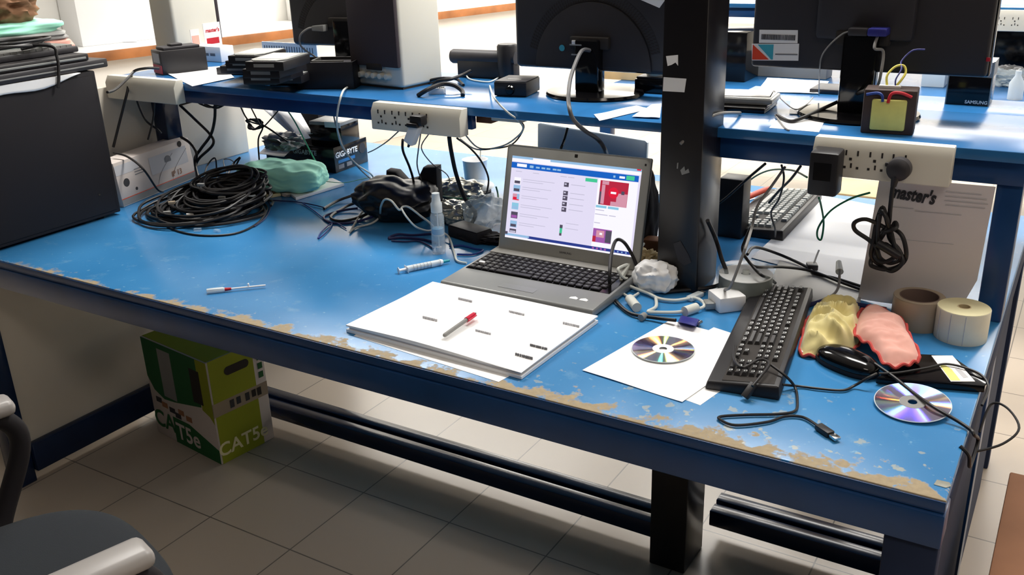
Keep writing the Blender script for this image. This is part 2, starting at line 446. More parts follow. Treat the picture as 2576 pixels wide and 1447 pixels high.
# ------------------------------------------------------------------ setting
mb = MB(); mb.box(-7, 4, -3.2, 8.5, -0.1, 0); struct('floor', mb, 'floor_tiles')
mb = MB(); mb.box(-7, 4, -3.2, 8.5, 3.0, 3.1); struct('ceiling', mb, 'ceiling_white')
mb = MB(); mb.box(-7, 4, 8.5, 8.6, 0, 3.0); struct('wall_back', mb, 'white_wall')
mb = MB(); mb.box(3.9, 4.0, -3.2, 8.5, 0, 3.0); struct('wall_right', mb, 'white_wall')
# the wall on the left runs a little askew to the bench
wl0, wl1 = PZ(255, 130, 0.9), PZ(1290, 8, 0.9)
wd = (wl1 - wl0).normalized(); wn = V((-wd.y, wd.x, 0))
def along(t, off, z): p = wl0 + wd * t + wn * off; return V((p.x, p.y, z))
mb = MB(); mb.hexa([along(-4, .62, 0), along(7, .62, 0), along(7, .72, 0), along(-4, .72, 0), along(-4, .62, 3), along(7, .62, 3), along(7, .72, 3), along(-4, .72, 3)])
struct('wall_left', mb, 'white_wall')
# ------------------------------------------------------------------ workbench
bench = thing('workbench', 'long blue enamelled workbench with a raised shelf, chipped along its front edge', 'workbench', (-1.25, 0.75, 0))
BO = V((-1.25, 0.75, 0))
def bpart(name, m, fn, bev=0):
    mb = MB(); fn(mb); bmesh.ops.translate(mb.bm, verts=mb.bm.verts, vec=-BO); return mb.build(name, m, bench)
# desktop keeps its own origin at the front right corner so that the wear follows its edges
mb = MB(); mb.box(-2.62, 0, 0, 1.5, -0.022, 0, 0.003)
dt = mb.build('desktop', 'worn_blue_enamel', bench); dt.location = V((0, 0, DZ)) - BO
bpart('edge_shade', 'navy_enamel', lambda m: m.box(-2.62, 0.0, -0.0025, -0.0005, 0.7295, 0.7475, 0.0006))  # dark strip over the blue slab edge, its shade put into the colour
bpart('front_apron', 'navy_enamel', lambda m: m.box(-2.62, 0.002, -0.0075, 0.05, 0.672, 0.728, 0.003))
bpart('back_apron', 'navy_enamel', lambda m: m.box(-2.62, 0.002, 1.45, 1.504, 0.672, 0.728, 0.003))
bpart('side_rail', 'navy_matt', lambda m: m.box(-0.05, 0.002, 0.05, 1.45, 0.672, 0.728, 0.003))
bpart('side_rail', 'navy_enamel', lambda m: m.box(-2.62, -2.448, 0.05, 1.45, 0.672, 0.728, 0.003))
for x0, x1 in ((-2.5, -2.44), (-0.075, 0.0)):
    for y0 in (0.0, 1.445):
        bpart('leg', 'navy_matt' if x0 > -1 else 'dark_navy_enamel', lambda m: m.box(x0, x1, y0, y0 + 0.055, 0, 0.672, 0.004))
bpart('end_panel', 'cream_panel', lambda m: m.box(-2.462, -2.452, 0.055, 1.445, 0.02, 0.672))
bpart('end_panel', 'navy_matt', lambda m: m.box(-0.022, -0.006, 0.055, 1.30, 0.02, 0.672))
bpart('skirting_rail', 'dark_navy_enamel', lambda m: m.box(-2.452, -2.425, 0.055, 1.445, 0.035, 0.125, 0.003))
for x0, x1 in ((-2.425, -0.69), (-0.585, -0.022)):
    dy = 0.0 if x0 < -1 else 0.12
    bpart('foot_rail', 'dark_navy_enamel', lambda m: m.box(x0, x1, 0.615 + dy, 0.655 + dy, 0.05, 0.095, 0.003))
    bpart('foot_rail', 'dark_navy_enamel', lambda m: m.box(x0, x1, 0.664 + dy, 0.704 + dy, 0.05, 0.10, 0.003))
bpart('shelf_post', 'dark_navy_enamel', lambda m: m.box(-2.565, -2.505, 0.775, 0.835, 0.75, 1.078, 0.003))
bpart('shelf_post', 'navy_enamel', lambda m: m.box(-0.046, 0.0, 0.70, 0.765, 0.75, 1.04, 0.003))
bpart('shelf_post', 'navy_enamel', lambda m: m.box(-0.046, 0.0, 0.70, 0.765, 0.0, 0.672, 0.003))
bpart('shelf_board', 'blue_enamel', lambda m: m.box(-2.62, -0.69, 0.668, 1.13, 1.078, 1.10, 0.003))
bpart('shelf_board', 'blue_enamel', lambda m: m.box(-0.634, 0.0, 0.668, 1.03, 1.078, 1.10, 0.003))
bpart('shelf_board', 'blue_enamel', lambda m: m.box(-0.70, 0.05, 1.045, 1.27, 1.07, 1.09, 0.003))
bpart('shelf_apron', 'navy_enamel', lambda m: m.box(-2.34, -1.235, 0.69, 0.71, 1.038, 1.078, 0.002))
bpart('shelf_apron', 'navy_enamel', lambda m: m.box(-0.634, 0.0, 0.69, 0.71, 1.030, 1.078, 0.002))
bpart('rear_apron', 'grey_plastic', lambda m: m.box(-2.34, -0.69, 1.08, 1.10, 1.038, 1.078, 0.002))  # blue apron coloured grey, its backlit look put into the colour
mb = MB(); mb.box(-2.61, -2.585, 0.43, 1.19, 0.7505, 1.076, 0.003); tag(mb.build('partition_panel', 'cream_panel', loc='base'), 'cream half-height panel standing at the left end of the bench', 'panel')
# column through the bench
col = thing('service_column', 'glossy black square column rising through the workbench', 'column', (-0.636, 0.643, 0))
MB().box(-0.047, 0.047, -0.0635, 0.0635, 0, 2.998, 0.004).build('column_shaft', 'black_column', col)
def col_face(name, m, x0, x1, z0, z1, poly=None, side=False):
    mb = MB()
    if poly: mb.prism(poly, 0, 0.0012, mtx=Matrix.Translation((0, -0.0638, 0)) @ Matrix.Rotation(PI / 2, 4, 'X'))
    else: mb.box(x0, x1, -0.065, -0.0636, z0, z1)
    return mb.build(name, m, col)
def colxz(px, py): p = PY(px, py, 0.5795); return (p.x + 0.636, p.z)
q = [colxz(*p) for p in ((1676, 141), (1706, 138), (1706, 165), (1700, 157), (1690, 163), (1680, 166))]; col_face('sticker', 'paper', 0, 0, 0, 0, q)['label'] = 'small torn white sticker on the column'
q = [colxz(*p) for p in ((1670, 194), (1727, 198), (1722, 232), (1668, 229))]; col_face('sticker', 'white_plastic', 0, 0, 0, 0, q)['label'] = 'white blank sticker on the column'
for pl in (((1712, 428), (1722, 418), (1724, 430), (1732, 424), (1735, 434), (1722, 438), (1716, 440)), ((1704, 410), (1707, 409), (1706, 424), (1703, 424))):
    col_face('paint_chip', 'grey_plastic', 0, 0, 0, 0, [colxz(*p) for p in pl])
# worn tape patch low on the column
q = [colxz(*p) for p in ((1694, 612), (1712, 606), (1732, 640), (1740, 660), (1722, 668), (1706, 655))]; col_face('tape_residue', 'charcoal_plastic', 0, 0, 0, 0, q)
# ------------------------------------------------------------------ socket strips under the shelf
def strip(label, x0, x1, z0, z1, sockets, y=0.630, yb=0.667):
    t = thing('socket_strip', label, 'socket strip', ((x0 + x1) / 2, yb, z0))
    hw = (x1 - x0) / 2; h = z1 - z0; d = yb - y
    poly = [(0, 0), (-d + 0.002, 0), (-d, 0.002), (-d, h - 0.02), (-d + 0.012, h), (0, h)]
    mb = MB(); mb.prism(poly, -hw, hw, 0.002, mtx=Matrix(((0, 0, 1, 0), (1, 0, 0, 0), (0, 1, 0, 0), (0, 0, 0, 1)))); mb.build('housing', 'cream_plastic', t)
    for sx in sockets:
        mb = MB()
        for dx, dz, ww, hh in ((-0.011, 0.019, .0030, .010), (0.011, 0.019, .0030, .010), (-0.002, 0.007, .005, .005), (0, -0.006, .003, .009), (-0.012, -0.010, .0045, .0045), (0.012, -0.010, .0045, .0045)):
            mb.box(sx - hw - x0 + 0 + dx - ww / 2 + x0 - x0, sx - hw - x0 + dx + ww / 2, -d - 0.0012, -d + 0.001, h * 0.42 + dz - hh / 2, h * 0.42 + dz + hh / 2) if False else mb.box(sx - (x0 + x1) / 2 + dx - ww / 2, sx - (x0 + x1) / 2 + dx + ww / 2, -d - 0.0012, -d + 0.001, h * 0.42 + dz - hh / 2, h * 0.42 + dz + hh / 2)
        mb.build('socket', 'slot_black', t)
    return t
def YX(px, py, y=0.632): return PY(px, py, y)
a, b = YX(935, 300), YX(1158, 320)
strip('cream socket strip under the shelf above the cup, two plugs in it', a.x, b.x, 1.030, 1.098, [YX(x, 300).x for x in (962, 997, 1031, 1066)])
a, b = YX(2043, 400), YX(2394, 420)
strip('cream socket strip under the right shelf above the letterhead sheet', a.x, b.x, 1.030, 1.104, [YX(x, 410).x for x in (2085, 2142, 2203, 2262)])
a, b = YX(266, 210), YX(438, 220)
strip('blank cream socket strip at the left end of the shelf beside the computer tower', a.x, b.x, 1.042, 1.112, [])
# ------------------------------------------------------------------ monitors on the shelf (backs to the room)
def monitor(label, x, y, w, h, zb, rz, style, neck_w=0.07, base=(0.13, 0.115), group=None):
    """zb = height of the lower edge above the shelf; -y is the back we see"""
    t = thing('monitor', label, 'monitor', (x, y, SZ), rz)
    d = 0.028
    mb = MB(); mb.box(-w / 2, w / 2, 0.0, d, zb, zb + h, 0.006); mb.build('bezel', 'gloss_black', t)
    if style == 'round':
        mb = MB(); mb.box(-w / 2 + .006, w / 2 - .006, -0.022, 0.002, zb + 0.004, zb + h - 0.004, 0.012, 3)
        mb.prism([(.165 * math.cos(PI * k / 48), zb + .008 + .165 * math.sin(PI * k / 48)) for k in range(49)], .0, .008, .003, mtx=Matrix.Translation((0, -0.0215, 0)) @ Matrix.Rotation(PI / 2, 4, 'X'))
        mb.build('back_cover', 'charcoal_plastic', t)
        mb = MB(); arc = []
        A0, A1 = PI * .08, PI * .92; ZC = .008
        for k in range(61):
            a = A0 + (A1 - A0) * k / 60; arc.append((a, 0.1665))
        prof = [(r_ * math.cos(a), zb + ZC + r_ * math.sin(a)) for a, r_ in arc] + [(0.1925 * math.cos(a), zb + ZC + 0.1925 * math.sin(a)) for a, _ in arc[::-1]]
        zmax = zb + h - 0.010; prof = [(x_, min(z_, zmax)) for x_, z_ in prof]
        mb.prism(prof, 0, .0006, mtx=Matrix.Translation((0, -0.0221, 0)) @ Matrix.Rotation(PI / 2, 4, 'X'))
        mb.mi = 1
        for row in range(3):                                   # arcs of slanted vent slots
            for k in range(62):
                a = A0 + .02 + (A1 - A0 - .04) * k / 61; r = 0.171 + row * 0.0085
                cx, cz = r * math.cos(a), zb + ZC + r * math.sin(a)
                if cz > zmax - .006 or abs(cx) > w / 2 - .015: continue
                mb.box(-0.0013, 0.0013, -0.0232, -0.0219, -0.0033, 0.0033, mtx=Matrix.Translation((cx, 0, cz)) @ Matrix.Rotation(-(a - PI / 2) + 0.35, 4, 'Y'))
        mb.build('vent_grille', ['charcoal_plastic', 'slot_black'], t)
    else:
        mb = MB(); mb.box(-w / 2 + .004, w / 2 - .004, -0.016, 0.002, zb + 0.002, zb + h - 0.002, 0.008, 3)
        mb.box(-0.10, 0.10, -0.040, -0.012, zb + 0.07, zb + 0.30, 0.01); mb.build('back_cover', 'charcoal_plastic', t)
    mb = MB(); mb.box(-0.055, 0.055, -0.044, -0.02, zb + 0.06, zb + 0.09, 0.004); mb.build('port_bay', 'slot_black', t)
    mb = MB(); mb.box(-neck_w / 2, neck_w / 2, -0.058, -0.015, 0.012, zb + 0.085, 0.006); mb.build('stand_neck', 'gloss_black', t)
    mb = MB(); mb.lathe([(0, 0), (base[0] * .98, 0), (base[0], 0.004), (base[0] * .98, 0.010), (base[0] * .6, 0.014), (0, 0.016)], 56, mtx=Matrix.Translation((0, -0.01, 0)) @ Matrix.Diagonal((1, base[1] / base[0], 1, 1)))
    mb.build('stand_base', 'gloss_black', t)
    return t
# middle monitor
p0 = PY(1291, 160, 0.93); c2 = V((p0.x + 0.238, 0.95, SZ))
m2 = monitor('black monitor seen from behind with arcs of vents, left of the column', c2.x, c2.y, 0.476, 0.30, 0.058, -0.02, 'round', 0.066)
mb = MB(); mb.box(-0.046, -0.028, -0.048, -0.043, 0.128, 0.139, 0.001); mb.build('port_label', 'white_plastic', m2)
for z, x0, x1 in ((0.128, -0.045, -0.012), (0.104, -0.040, -0.022)):
    mb = MB(); mb.box(x0, x1, -0.0605, -0.058, z, z + .003); mb.build('neck_mark', 'grey_plastic', m2)
mb = MB(); mb.lathe([(0, .001), (.008, .001), (.008, 0)], 20, mtx=Matrix.Translation((-0.082, -0.0335, 0.117)) @ Matrix.Rotation(PI / 2, 4, 'X')); mb.build('round_sticker', 'cyan_dot', m2)
# sheet hanging over the top of the middle monitor
P5 = [PY(x, y, .9145) for x, y in ((1600, -70), (1690, -80), (1672, 2), (1659, 20), (1608, -2))]
o0 = P5[0].copy(); mb = MB(); mb.prism([(p.x - o0.x, p.z - o0.z) for p in P5], 0, .0008, mtx=Matrix.Rotation(PI / 2, 4, 'X')); o = mb.build('paper_sheet', 'paper'); o.location = o0
tag(o, 'white sheet hanging over the top edge of the middle monitor by the column', 'paper')
# left monitor
m1 = monitor('black monitor partly hidden behind the cream speaker with the dark grille', -1.885, 1.02, 0.44, 0.30, 0.080, 0.10, 'round', 0.06)
# right monitor
p0, p1 = PY(1884, 165, 0.90), PY(2491, 165, 0.90)
m3x = (p0.x + p1.x) / 2
m3 = monitor('wide black monitor seen from behind with two stickers, on the right shelf', m3x, 0.915, p1.x - p0.x, 0.33, 0.094, 0.0, 'flat', 0.072)
m3o = V((m3x, 0.915, SZ))
def m3loc(px, py): p = PY(px, py, 0.897); return p - m3o
def sticker3(nm, m, pts, dy=-0.0172, parent=m3):
    L3 = [m3loc(*q) for q in pts]
    mb = MB(); mb.prism([(l.x, l.z) for l in L3], 0, 0.0008, mtx=Matrix.Translation((0, dy + .0008, 0)) @ Matrix.Rotation(PI / 2, 4, 'X')); return mb.build(nm, m, parent)
st = sticker3('barcode_sticker', 'white_plastic', ((1910, 75), (2007, 76), (2006, 109), (1909, 108))); st['label'] = 'white barcode sticker'
mb = MB()
random.seed(3); a, b = m3loc(1916, 86), m3loc(2002, 102); x = a.x
while x < b.x - .002:
    ww = random.choice((.0008, .0012, .0018)); mb.box(x, x + ww, -0.0184, -0.0178, b.z, a.z); x += ww + random.choice((.0008, .0012))
mb.build('barcode', 'ink_dark', st)
st = sticker3('warranty_sticker', 'white_plastic', ((1891, 110), (2010, 110), (2008, 153), (1891, 152))); st['label'] = 'white sticker with orange and blue corner'
for nm, m, pts in (('orange_field', 'orange_red', ((1894, 112), (1934, 150), (1892, 150))), ('blue_field', 'cyan_dot', ((1906, 112), (1946, 112), (1944, 150), (1940, 150)))):
    sticker3(nm, m, pts, -0.0180, st)
sticker3('print_lines', 'ink_grey', ((1950, 135), (2006, 136), (2006, 139), (1950, 138)), -0.0180, st)
mb = MB(); a = m3loc(2486, 150); mb.box(a.x - .004, a.x + .004, -.0185, -.016, a.z - .004, a.z + .004, .001); mb.build('power_led', 'label_red', m3)
# VGA plugs stay with their cables
def shelf_cable(*a, **k): return cable(*a, **k)
pA = m3loc(2222, 74) + m3o; pA.y = 0.855
shelf_cable('grey video cable with a blue plug running down the neck of the wide monitor', [pA + V((0, -.004, -.004)), pA + V((0, -.03, -.03)), PY(2222, 130, .84), PY(2215, 190, .82), PY(2205, 225, .86), S(2190, 262, .004), S(2150, 262, .004)], .0032, 'grey_cable',
            extra=[('video_plug', 'vga_blue', lambda mb: mb.box(pA.x - .019, pA.x + .019, pA.y - .022, pA.y + .02, pA.z - .008, pA.z + .008, .003))])
pB = m3loc(2172, 74) + m3o; pB.y = 0.862
shelf_cable('black video plug beside the blue one with a thin cord hanging left', [pB + V((-.018, -.01, 0)), PY(2120, 85, .85), PY(2090, 110, .85), PY(2068, 140, .86), PY(2062, 175, .90), S(2060, 240, .003)], .0016, 'grey_cable',
            extra=[('video_plug', 'charcoal_plastic', lambda mb: mb.box(pB.x - .02, pB.x + .02, pB.y - .02, pB.y + .014, pB.z - .008, pB.z + .008, .003))])
pv = PY(800, 70, .965)
cable('light grey video plug on the left monitor with its cord curling down', [pv + V((-.012, -.004, 0)), PY(775, 72, .95), PY(756, 88, .94), PY(755, 112, .95), PY(770, 128, .97), PY(796, 146, 1.0), PY(800, 165, 1.03)], .003, 'grey_cable',
      extra=[('video_plug', 'grey_plastic', lambda mb: mb.hexa([pv + V(q_) for q_ in ((-.016, -.012, -.008), (.028, -.008, -.010), (.028, .014, -.010), (-.016, .010, -.008), (-.016, -.012, .006), (.028, -.008, .010), (.028, .014, .010), (-.016, .010, .006))], .002))])
# ------------------------------------------------------------------ speakers
def speaker(label, loc, rz, w=0.175, d=0.165, h=0.31, knobs=True):
    t = thing('speaker', label, 'speaker', loc, rz)
    mb = MB(); mb.box(-w / 2, w / 2, 0, d, 0.004, h, 0.010, 3); mb.build('cabinet', 'cream_plastic', t)
    mb = MB(); mb.box(-w / 2 + .002, w / 2 - .002, -0.013, 0.001, 0.060, h - .004, 0.004); mb.build('grille', 'grille_cloth', t)
    mb = MB(); mb.box(-0.030, 0.030, -0.0145, -0.010, 0.050, 0.068, 0.002); mb.build('grille_badge', 'slot_black', t)
    mb = MB(); mb.box(-w / 2 + .004, w / 2 - .004, .004, d - .004, 0, .005); mb.build('foot_plate', 'slot_black', t)
    if knobs:
        mb = MB(); mb.prism([(-.032, .046), (.032, .046), (.030, .060), (-.030, .060)], 0, .004, mtx=Matrix.Translation((0, 0.001, 0)) @ Matrix.Rotation(PI / 2, 4, 'X')); mb.build('front_lip', 'cream_plastic', t)
        for kx in (-.060, -.030, -.006, .020, .046):
            k = MB().lathe([(0, .017), (.0075, .016), (.0092, .004), (.0092, 0)], 16, mtx=Matrix.Translation((kx, 0.0, 0.034)) @ Matrix.Rotation(PI / 2, 4, 'X')).build('knob', 'cream_plastic', t)
            MB().box(kx - .0012, kx + .0012, -.0148, -.008, .026, .034).build('knob_pointer', 'grey_plastic', k)
    return t
a, b = S(893, 213), S(1012, 229)
ang = math.atan2(b.y - a.y, b.x - a.x)
speaker('cream active speaker with a dark grille and a row of knobs', ((a.x + b.x) / 2, (a.y + b.y) / 2 + .004, SZ), ang * 0.6, w=(b - a).length * .93)
yB = .985; xa, xb = PY(396, 150, yB).x, PY(451, 150, yB).x; yE = PX(562, 150, xb).y
s2w = xb - xa
s2 = speaker('cream speaker turned to show its plain side with red and white stickers', ((xa + xb) / 2, yE, SZ), PI, w=s2w, d=yE - yB, h=0.34, knobs=False)
# stickers on its +x side: after the half turn that is local -x
def s2box(nm, m, y0, y1, z0, z1, out=0.0008, parent=s2): mb = MB(); mb.box(-s2w / 2 - out, -s2w / 2 + .0004, y0, y1, z0, z1); return mb.build(nm, m, parent)
def s2yz(px, py): p = PX(px, py, xb); return (yE - p.y, p.z - SZ)
(y1_, z1_), (y0_, z0_) = s2yz(509, 60), s2yz(566, 163)
card = s2box('card', 'paper', y0_, y1_, max(z0_, .004), z1_, .0014); card['label'] = 'white card with red print'
ym = (y0_ + y1_) / 2; hh = z1_ - max(z0_, .004)
s2box('red_block', 'label_red', y0_ + .012, y1_ - .008, z1_ - hh * .62, z1_ - hh * .44, .0020, card)
text('card_title', "master's", .019, 'label_red', card, (-s2w / 2 - .0018, ym, z1_ - hh * .22), (PI / 2, 0, -PI / 2), .2, .0006).rotation_euler = (PI / 2, 0, -PI / 2)
(y1_, z1_), (y0_, z0_) = s2yz(477, 75), s2yz(507, 125)
fr = s2box('printed_note', 'letterhead', y0_, y1_, z0_, z1_); s2box('note_grid', 'pink_cloth', y0_ + .004, y1_ - .004, z0_ + (z1_ - z0_) * .2, z1_ - (z1_ - z0_) * .3, .0014, fr)
# ------------------------------------------------------------------ hard drives and boxes on the shelf
def hdd(label, loc, rz, first=[None], tint='black_plastic', bright=True):
    t = thing('hard_drive', label, 'hard drive', loc, rz, 'hard drives piled on the shelf')
    mb = MB(); mb.box(-.0735, .0735, -.051, .051, 0, .0225, .002); mb.build('casing', tint, t)
    mb = MB(); mb.prism([(-.070, -.048), (.045, -.048), (.070, -.030), (.070, .030), (.045, .048), (-.070, .048)], .0225, .0255, .001); c = mb.build('top_plate', 'silver_plastic' if bright else 'charcoal_plastic', t)
    mb = MB(); mb.box(-.05, .04, -.036, .036, .0255, .0259); mb.build('label_sheet', 'paper' if bright else 'grey_plastic', c)
    mb = MB(); mb.box(.0734, .0741, -.028, .026, .009, .017); mb.build('end_label', 'grey_plastic', t)
    for x in (-.05, 0, .05):
        mb = MB(); mb.cyl((x, -.0508, .008), (x, -.0514, .008), .002, n=10); mb.build('screw_hole', 'chrome', t)
    return t
hz = 0.0262
ca = S(690, 178, .0); rzh = 1.28
def hp(px, py, h): p = S(px, py, h); return p
hdd('hard drive at the bottom of the front pile, on the shelf edge', hp(690, 202, 0), rzh - PI / 2 - .9, bright=False)
hdd('hard drive, second from the bottom of the front pile', hp(688, 203, hz), rzh - PI / 2 - 1.02, bright=False)
hdd('hard drive, third from the bottom of the front pile', hp(690, 200, 2 * hz), rzh - PI / 2 - .95, bright=False)
hdd('hard drive under the silver-topped one of the front pile', hp(694, 186, 3 * hz), rzh - PI / 2 - 1.0, bright=False)
hdd('silver-topped hard drive on top of the front pile', hp(702, 168, 4 * hz), rzh - PI / 2 - .98)
hdd('hard drive at the bottom of the rear pile, grey edge towards the paper flyer', hp(612, 180, 0), rzh - PI / 2 - 1.0, tint='charcoal_plastic', bright=False)
hdd('hard drive in the middle of the rear pile', hp(622, 176, hz), rzh - PI / 2 - .92, tint='charcoal_plastic', bright=False)
hdd('hard drive under the silver-topped one of the rear pile', hp(640, 164, 2 * hz), rzh - PI / 2 - .98, bright=False)
hdd('silver-topped hard drive on top of the rear pile', hp(650, 152, 3 * hz), rzh - PI / 2 - 1.0)
hdd('short hard drive with a white top label beside the black tub', hp(742, 205, 0), -1.15, bright=False)
hdd('hard drive with a bright label resting on the one beside the black tub', hp(741, 200, hz), -1.2)
# black tub
a, b, c_ = S(781, 222), S(886, 214), S(755, 190)
t = thing('plastic_tub', 'black plastic tub holding a square bracket, between hard drives and speaker', 'tub', (a.x + .035, a.y + .055, SZ), math.atan2(b.y - a.y, b.x - a.x) * .5)
mb = MB(); W2, D2, H2 = .083, .06, .075
for x0, x1, y0, y1, z0, z1 in ((-W2, W2, -D2, D2, 0, .004), (-W2, -W2 + .004, -D2, D2, 0, H2), (W2 - .004, W2, -D2, D2, 0, H2), (-W2, W2, -D2, -D2 + .004, 0, H2), (-W2, W2, D2 - .004, D2, 0, H2)): mb.box(x0, x1, y0, y1, z0, z1, .0015)
mb.build('tub_body', 'black_plastic', t)
mb = MB(); mb.box(-.045, .06, -.035, .045, .055, .068, .004); mb.build('inner_tray', 'charcoal_plastic', t)
mb = MB(); mb.box(-.045, -.04, -.04, .04, .068, .077); mb.box(-.045, .05, -.04, -.035, .068, .077); mb.build('tray_rim', 'grey_plastic', t)
# box with the red label
a, b, c_ = S(364, 184), S(411, 190), S(494, 180)
t = thing('black_box', 'black box with a red label and grey window at the left of the shelf', 'box', tuple(V((b.x, b.y, SZ)) - Matrix.Rotation(math.atan2(c_.y - b.y, c_.x - b.x) - PI / 2, 3, 'Z') @ V((.042, -.075, 0))), math.atan2(c_.y - b.y, c_.x - b.x) - PI / 2)
mb = MB(); mb.box(-.042, .042, -.075, .075, 0, .075, .003); mb.build('box_body', 'black_plastic', t)
mb = MB(); mb.box(-.028, .030, -.0757, -.0749, .036, .066); mb.build('window', 'grey_plastic', t)
mb = MB(); mb.box(-.038, .040, -.0757, -.0749, .003, .030); mb.build('red_label', 'label_red', t)
mb = MB(); mb.box(-.035, .035, -.06, .06, .075, .084, .003); mb.box(-.015, .02, -.03, .01, .084, .092, .003); mb.build('lid_ridge', 'charcoal_plastic', t)
# flyers draped over the shelf edge
q = [S(*p) for p in ((412, 183), (560, 168), (590, 197), (484, 219))]
tag(sheet([(p.x, p.y) for p in q], SZ, .0008, .004, 2).build('paper_flyer', 'paper', loc='base'), 'white paper flyer lying by the black box on the shelf', 'paper')
# cable tangle left of the scanner
random.seed(11)
def wob(a, b, n, amp, h=.004):
    out = []
    for i in range(n + 1):
        t_ = i / n; p = a.lerp(b, t_); out.append(V((p.x + random.uniform(-amp, amp), p.y + random.uniform(-amp, amp), SZ + h + random.uniform(0, amp) * .6)))
    return out
cable('thick black flat cable arched over the shelf edge behind a white connector', [S(1052, 240, .004), S(1075, 226, .02), S(1110, 212, .026), S(1140, 214, .024), S(1162, 228, .012), S(1164, 240, .004)], .006)
cable('black cable bundle leaning up towards the black scanner', [S(1085, 222, .004), S(1100, 205, .024), S(1130, 200, .03), S(1160, 190, .036), S(1185, 178, .046)], .0045)
cable('black cable lying behind the speaker corner on the shelf', [S(1030, 217, .004), S(1070, 206, .006), S(1090, 200, .014), S(1120, 196, .018), S(1150, 200, .010), S(1166, 214, .004)], .004)
p = S(1100, 236); t = thing('ribbon_connector', 'white ribbon connector on the shelf beside the cream speaker', 'connector', p, .35)
mb = MB(); mb.box(-.022, .022, -.010, .010, 0, .016, .002); mb.build('connector_body', 'white_plastic', t)
mb = MB()
for i in range(8): mb.box(-.018 + i * .005, -.0155 + i * .005, -.004, .006, .016, .019)
mb.build('connector_pins', 'offwhite_cable', t)
# scanner-like black device: horizontal barrel on a foot, with an upright knob
p0, p1 = S(1172, 190), S(1300, 192)
t = thing('handheld_scanner', 'black barrel shaped handheld device behind the small adapter box', 'scanner', ((p0.x + p1.x) / 2, 1.085, SZ), .06)
Lh = .105
mb = MB(); mb.cyl((-Lh, 0, .058), (Lh, 0, .058), .021, n=28); mb.cyl((-Lh - .006, 0, .058), (-Lh, 0, .058), .018, .021, n=28); mb.build('barrel', 'charcoal_plastic', t)
mb = MB(); mb.box(-Lh + .02, Lh, -.02, .02, 0, .05, .006); mb.build('grip', 'black_plastic', t)
mb = MB(); mb.lathe([(0, .098), (.026, .098), (.030, .092), (.030, .02), (.026, 0), (0, 0)], 28, c=(Lh - .03, .0, 0)); mb.build('dial', 'black_plastic', t)
# adapter box
a, b, c_ = S(1232, 243), S(1300, 244), S(1334, 216)
t = thing('adapter_box', 'small black adapter box with rounded lens at the shelf edge', 'adapter', ((a.x + b.x) / 2 + .01, (a.y + b.y) / 2 + .055, SZ), math.atan2(b.y - a.y, b.x - a.x) * .6)
mb = MB(); mb.box(-.045, .045, -.052, .052, .002, .038, .003); mb.build('casing', 'black_plastic', t)
mb = MB(); mb.box(-.043, .043, -.05, .05, .038, .040, .001); mb.box(-.04, .04, -.045, .045, 0, .003); mb.build('lid', 'charcoal_plastic', t)
mb = MB(); mb.lathe([(0, .006), (.010, .005), (.013, 0)], 20, mtx=Matrix.Translation((0, -.052, .018)) @ Matrix.Rotation(PI / 2, 4, 'X')); mb.build('lens', 'gloss_black', t)
mb = MB(); mb.box(-.02, .018, -.02, -.012, .0400, .0405); mb.build('print', 'grey_plastic', t)
cable('pinkish white cord lying across the shelf behind the adapter box', [S(1170, 178, .01), S(1180, 198, .003), S(1220, 206, .003), S(1240, 203, .003), S(1262, 190, .006)], .0022, 'offwhite_cable')
# small black box by the column
p = S(1640, 236)
t = thing('black_box', 'small black box with a white dish on top, against the column', 'box', (p.x + .0, p.y + .03, SZ), 0.05)
mb = MB(); mb.box(-.05, .038, -.03, .03, 0, .036, .003); mb.build('box_body', 'gloss_black', t)
mb = MB(); mb.box(-.046, .034, -.027, .027, .036, .042, .002); mb.build('lid', 'black_plastic', t)
t2 = thing('glue_dish', 'white dish with two black stubs on the black box by the column', 'dish', (p.x - .0, p.y + .035, SZ + .042), 0)
mb = MB(); mb.lathe([(0, 0), (.028, 0), (.032, .012), (.030, .013), (.026, .004), (0, .004)], 28); mb.build('dish_bowl', 'cream_plastic', t2)
for x in (-.008, .006): mb = MB(); mb.cyl((x, 0, .004), (x, 0, .034), .0035, n=10); mb.build('stub', 'black_plastic', t2)
# white paper scraps on the shelf edge
q = [S(*p) for p in ((1494, 290), (1600, 268), (1634, 276), (1508, 306))]
tag(sheet([(p.x, p.y) for p in q], SZ, .0008, .003, 5).build('paper_scrap', 'paper', loc='base'), 'long white paper scrap overhanging the shelf edge', 'paper')
q = [S(*p, .002) for p in ((1590, 295), (1640, 264), (1664, 262), (1660, 298), (1645, 305))][:4]
tag(sheet([(p.x, p.y) for p in q], SZ + .0015, .0008, .003, 6).build('paper_scrap', 'paper', loc='base'), 'white paper scrap against the column on the shelf', 'paper')
# ------------------------------------------------------------------ right shelf
a, b = S(2163, 337), S(2296, 341)
tx, ty = (a.x + b.x) / 2 - .004, (a.y + b.y) / 2 + .034
t = thing('transformer', 'dark brown transformer with a yellow paper label and coloured wires', 'transformer', (tx, ty, SZ), math.atan2(b.y - a.y, b.x - a.x) * .4)
W2 = (b - a).length / 2
mb = MB(); mb.box(-W2, W2, -.03, .03, 0, .088, .003); mb.build('core', 'brown', t); 
mat('transformer_core', (66, 52, 48), .6, var=.15, vscale=20); t.children[0].data.materials[0] = MAT['transformer_core']
mb = MB(); mb.box(-W2 * .66, W2 * .66, -.036, .036, .008, .070, .004); mb.build('coil_wrap', 'label_yellow', t)
mb = MB(); mb.box(-W2 * .5, W2 * .32, -.012, .0, .088, .094, .001); mb.build('terminal_block', 'white_plastic', t)
def tw(nm, m, pts, r=.0022): mb = MB(); mb.tube(pts, r); return mb.build(nm, m, t)
